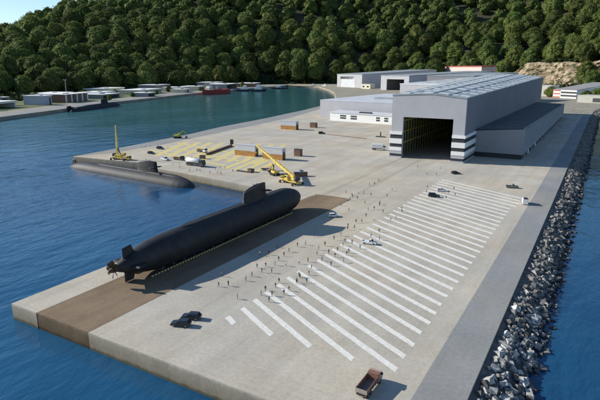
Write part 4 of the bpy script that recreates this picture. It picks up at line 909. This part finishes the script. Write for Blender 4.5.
ship('tugboat', 'larger tugboat with two-deck white wheelhouse, middle one of the three', 'boat', (-1003, 1440, WATER), R(28), 56, 18, 6.5, SHIPK, [(-.16, .24, .38, 6, 14.5, WHITEB), (-.04, .18, .3, 14.51, 21, WHITEB)], tg)
ship('tugboat', 'low dark tugboat with a small pale wheelhouse closest to the beach', 'boat', (-1052, 1650, WATER), R(24), 62, 15, 5, SHIPK, [(-.2, .1, .34, 4.6, 9, ROOFL), (-.12, .04, .26, 9.01, 12.5, WHITEB)], tg)
for k, (x, y, a, lab) in enumerate(((-1010, 1835, .4, 'small white beached boat at the left of the beach'), (-960, 1840, -.2, 'small white beached boat next to the grey shed'))):
    ship('motor_boat', lab, 'boat', (x, y, 2.0), a, 22, 7, 3, CARW, [(-.1, .2, .3, 2.8, 5.5, WHITEB)], 'beached boats', mast=2)

# ------------------------------------------------------------------ people
SKIN = mat('skin', (.36, .22, .15), .6, .1, 8); HAIR = mat('dark_hair', (.018, .014, .012), .7, .2, 8); SHOE = mat('shoe', (.02, .02, .02), .6, .1, 8)
CLOTH = {'black': (.03, .03, .035), 'navy': (.035, .048, .095), 'grey': (.15, .16, .175), 'white': (.62, .62, .62), 'brown': (.09, .06, .04), 'blue': (.09, .15, .27)}
CM = {k: mat(k+'_cloth', v, .9, .15, 6) for k, v in CLOTH.items()}
def person_mesh(pose, top, legs):
    J = {}; E_ = []; P_ = []; Rd = []
    def v(n, p, r, par=None):
        J[n] = len(P_); P_.append(p); Rd.append(r)
        if par: E_.append((J[par], J[n]))
    v('pelvis', (0, 0, .94), .145); v('waist', (0, .005, 1.1), .125, 'pelvis'); v('chest', (0, 0, 1.3), .15, 'waist'); v('neck', (0, -.005, 1.49), .055, 'chest')
    v('skull0', (0, .01, 1.57), .085, 'neck'); v('skull1', (0, .0, 1.68), .098, 'skull0'); v('skull2', (0, -.01, 1.76), .05, 'skull1'); v('nose', (0, .115, 1.645), .018, 'skull1')
    for sg, n in ((1, 'r'), (-1, 'l')):
        st = {'stand': 0, 'walk': .26*sg, 'talk': .05*sg, 'point': 0.04*sg}[pose]
        v('ear'+n, (sg*.105, -.01, 1.65), .018, 'skull1')
        v('hip'+n, (sg*.1, 0, .88), .1, 'pelvis'); v('knee'+n, (sg*.11, st*.45+.02, .5), .062, 'hip'+n); v('ankle'+n, (sg*.12, st-.03*(st < 0), .1), .042, 'knee'+n); v('toe'+n, (sg*.14, st+.16, .045), .04, 'ankle'+n)
        v('sh'+n, (sg*.19, 0, 1.41), .07, 'chest')
        if pose == 'talk' and sg > 0: el, ha = (.27, .02, 1.14), (.16, .24, 1.2)
        elif pose == 'point' and sg > 0: el, ha = (.25, .24, 1.34), (.24, .5, 1.4)
        else: el, ha = (sg*.26, -.03-st*.3, 1.14), (sg*.27, .05-st*.55, .9)
        v('el'+n, el, .05, 'sh'+n); v('wr'+n, ha, .034, 'el'+n)
        d = (Vector(ha)-Vector(el)).normalized(); sd = d.cross(Vector((0, 1, .2))).normalized(); pl = Vector(ha)+d*.07; v('palm'+n, tuple(pl), .036, 'wr'+n)
        fl = d.cross(sd).normalized()
        for k, ln in enumerate((.075, .09, .085, .065)):
            q = pl+d*.03+sd*(.027*(k-1.5)); q2 = q+d*ln*.55+fl*.008; v(f'f{k}{n}', tuple(q2), .010, 'palm'+n); v(f'g{k}{n}', tuple(q2+d*ln*.45+fl*.03), .008, f'f{k}{n}')
        q = pl-d*.02+sd*.045*(-1); v('th'+n, tuple(q+d*.02), .012, 'palm'+n); v('ti'+n, tuple(q+d*.06+fl*.015), .009, 'th'+n)
    me = bpy.data.meshes.new('person'); me.from_pydata(P_, E_, []); o = bpy.data.objects.new('person_src', me); COL.objects.link(o)
    o.modifiers.new('skin', 'SKIN'); sv = me.skin_vertices[0].data
    for i, r in enumerate(Rd): sv[i].radius = (r, r)
    sv[0].use_root = True
    sb = o.modifiers.new('sub', 'SUBSURF'); sb.levels = 1; sb.render_levels = 1
    dg = bpy.context.evaluated_depsgraph_get(); m2 = bpy.data.meshes.new_from_object(o.evaluated_get(dg)); bpy.data.objects.remove(o); m2.name = 'person'
    m2.materials.clear()
    for m in (CM[top], CM[legs], SKIN, HAIR, SHOE): m2.materials.append(m)
    pw = [Vector(P_[J['wr'+n]]) for n in 'rl']
    for p in m2.polygons:
        c = p.center; z = c.z; k = 0
        if any((c-w_).length < .22 and (c-w_).length < (c-Vector(P_[J['el'+n]])).length for w_, n in zip(pw, 'rl')) and z < 1.6 and abs(c.x) > .12: k = 2
        elif z > 1.5: k = 3 if (z > 1.70 or (c.y < -.03 and z > 1.58)) else 2
        elif z < .09: k = 4
        elif z < .98: k = 1
        p.material_index = k; p.use_smooth = True
    return m2
OUTF = [('black', 'black'), ('navy', 'grey'), ('grey', 'navy'), ('black', 'grey'), ('white', 'navy'), ('blue', 'navy'), ('brown', 'black')]
POSES = ['stand', 'walk', 'talk', 'point']; PV = {'stand': 'standing', 'walk': 'walking', 'talk': 'gesturing', 'point': 'pointing'}
PM = {}
crowd = {
 'in the shadow edge beside the submarine': [(222, 276.5), (260, 255.5), (268.7, 255), (277, 247.5), (297.5, 246.7), (305.5, 245), (314, 237)],
 'between the submarine and the striped parking': [(218.7, 286.7), (228.5, 286), (262, 272.5), (271.7, 273), (265.7, 267), (275, 265.5), (278.7, 260.7), (237.5, 299), (246, 281), (252, 276.5), (284, 256.5), (289, 252), (257, 268), (286, 266)],
 'at the near left ends of the stripes': [(279, 283), (275.5, 287.5), (265.5, 291), (261, 295.5), (272, 296), (299, 277), (296.5, 282.5), (269, 302), (284, 295), (289, 291)],
 'at the stripe ends opposite the submarine middle': [(297, 284), (300, 278), (306.6, 283), (308.8, 275), (299, 264), (308, 262), (311.5, 269.4)],
 'beside stripe ends left of the standing pickup': [(317, 255), (318.7, 250), (328.7, 253.7), (345, 242.5), (343, 246), (348.7, 253), (346.7, 255.5), (337.5, 251), (343.7, 262.5), (331, 266), (322, 261), (325, 246), (335, 257), (352, 244)],
 'close to the standing white pickup': [(360, 248.7), (371, 237), (379, 232.5), (379.5, 240)],
 'between the white hatchback and the stripes': [(341, 236), (334, 240), (366, 217), (383, 213), (348, 227), (347.5, 230), (354.5, 228.7), (356, 223), (361.7, 222.5), (374, 221), (368, 210.5), (348.7, 211)],
 'beyond the white hatchback on open concrete': [(380, 203.7), (379.5, 206), (374, 209.5), (379.6, 205), (357.5, 199.4), (352, 196), (341, 206), (365, 204), (387, 197), (371, 196), (392, 191)],
 'at the left ends of the farther stripes': [(390.5, 220.5), (396, 218.7), (402, 213), (401.5, 210)],
 'along the rail track past the slipway end': [(346, 193.7), (352.5, 197.5), (358.7, 193.7), (363.7, 193.7), (369.4, 185.6), (374.4, 185), (378.7, 181.5), (350, 200.5)],
 'in front of the hangar doorway': [(417.7, 167.7), (440.4, 169), (427, 175.4), (436.5, 175.4)],
 'around the dark off-road car': [(427.5, 188), (426.5, 192.4), (453.7, 190), (455, 195.6), (448.5, 193.7), (446, 199)],
 'on the jetty edge beside the tanker truck': [(173, 165.5), (179.5, 166), (180, 168.5), (189.7, 171.5), (197, 171), (200, 171.5), (210, 174), (217.5, 174.2), (221, 174.5)],
 'on the jetty right of the tanker truck': [(215.5, 170), (220, 168.5), (225, 169), (233, 172)],
 'near the jetty tip beyond the dark cars': [(141.8, 148), (145.5, 147.5), (150.5, 146.8), (168, 148.5)],
}
OC = {'black': 'black', 'navy': 'navy', 'grey': 'grey', 'white': 'white', 'blue': 'blue', 'brown': 'brown'}
for place, pts in crowd.items():
    pts = sorted(pts)
    for i, (u, v) in enumerate(pts):
        x, y = gp(u, v); of = OUTF[int(rng.choice(7, p=[.14, .18, .24, .14, .09, .17, .04]))]; po = POSES[int(rng.choice(4, p=[.4, .3, .2, .1]))]
        if (of, po) not in PM: PM[(of, po)] = person_mesh(po, *of)
        o = put('person', PM[(of, po)], None, (x, y, .014), rng.uniform(0, 6.28)); s = rng.uniform(.98, 1.1); o.scale = (s*1.14, s*1.14, s*1.05)
        tag(o, f"person in {of[0]} top {PV[po]}, {ORD[i]} from left {place}", 'person', 'people '+place)

# ------------------------------------------------------------------ light, sky, camera
EL = R(26); SD = Vector((1, .27, 0)).normalized()
sun = bpy.data.lights.new('sun', 'SUN'); sun.energy = 4.6; sun.angle = R(.5); sun.color = (1, .94, .84)
so = bpy.data.objects.new('sun', sun); COL.objects.link(so)
so.rotation_euler = Vector((SD.x*math.cos(EL), SD.y*math.cos(EL), -math.sin(EL))).to_track_quat('-Z', 'Y').to_euler()
w = bpy.data.worlds.new('World'); S.world = w; w.use_nodes = True; nt = w.node_tree; bg = nt.nodes['Background']
sk = nt.nodes.new('ShaderNodeTexSky'); sk.sky_type = 'NISHITA'; sk.sun_disc = False; sk.sun_elevation = EL; sk.sun_rotation = math.atan2(-SD.x, -SD.y)
nt.links.new(sk.outputs['Color'], bg.inputs['Color']); bg.inputs['Strength'].default_value = .1; sk.dust_density = 0; sk.ozone_density = 3.5
cam = bpy.data.cameras.new('camera'); co = bpy.data.objects.new('camera', cam); COL.objects.link(co); S.camera = co
co.location = (0, 0, 70); co.rotation_euler = (PI/2-th, 0, math.atan2(.504, .8636)); cam.sensor_width = 36; cam.lens = 36*516/600; cam.clip_start = .5; cam.clip_end = 20000
S.view_settings.view_transform = 'Standard'; S.view_settings.look = 'None'; S.view_settings.exposure = .48; S.view_settings.gamma = 1
S.render.engine = 'CYCLES'; S.cycles.max_bounces = 5; S.cycles.use_denoising = True
for o in S.objects:
    if 'label' in o and len(o['label'].split()) > 16: print('LONG', o['label'])
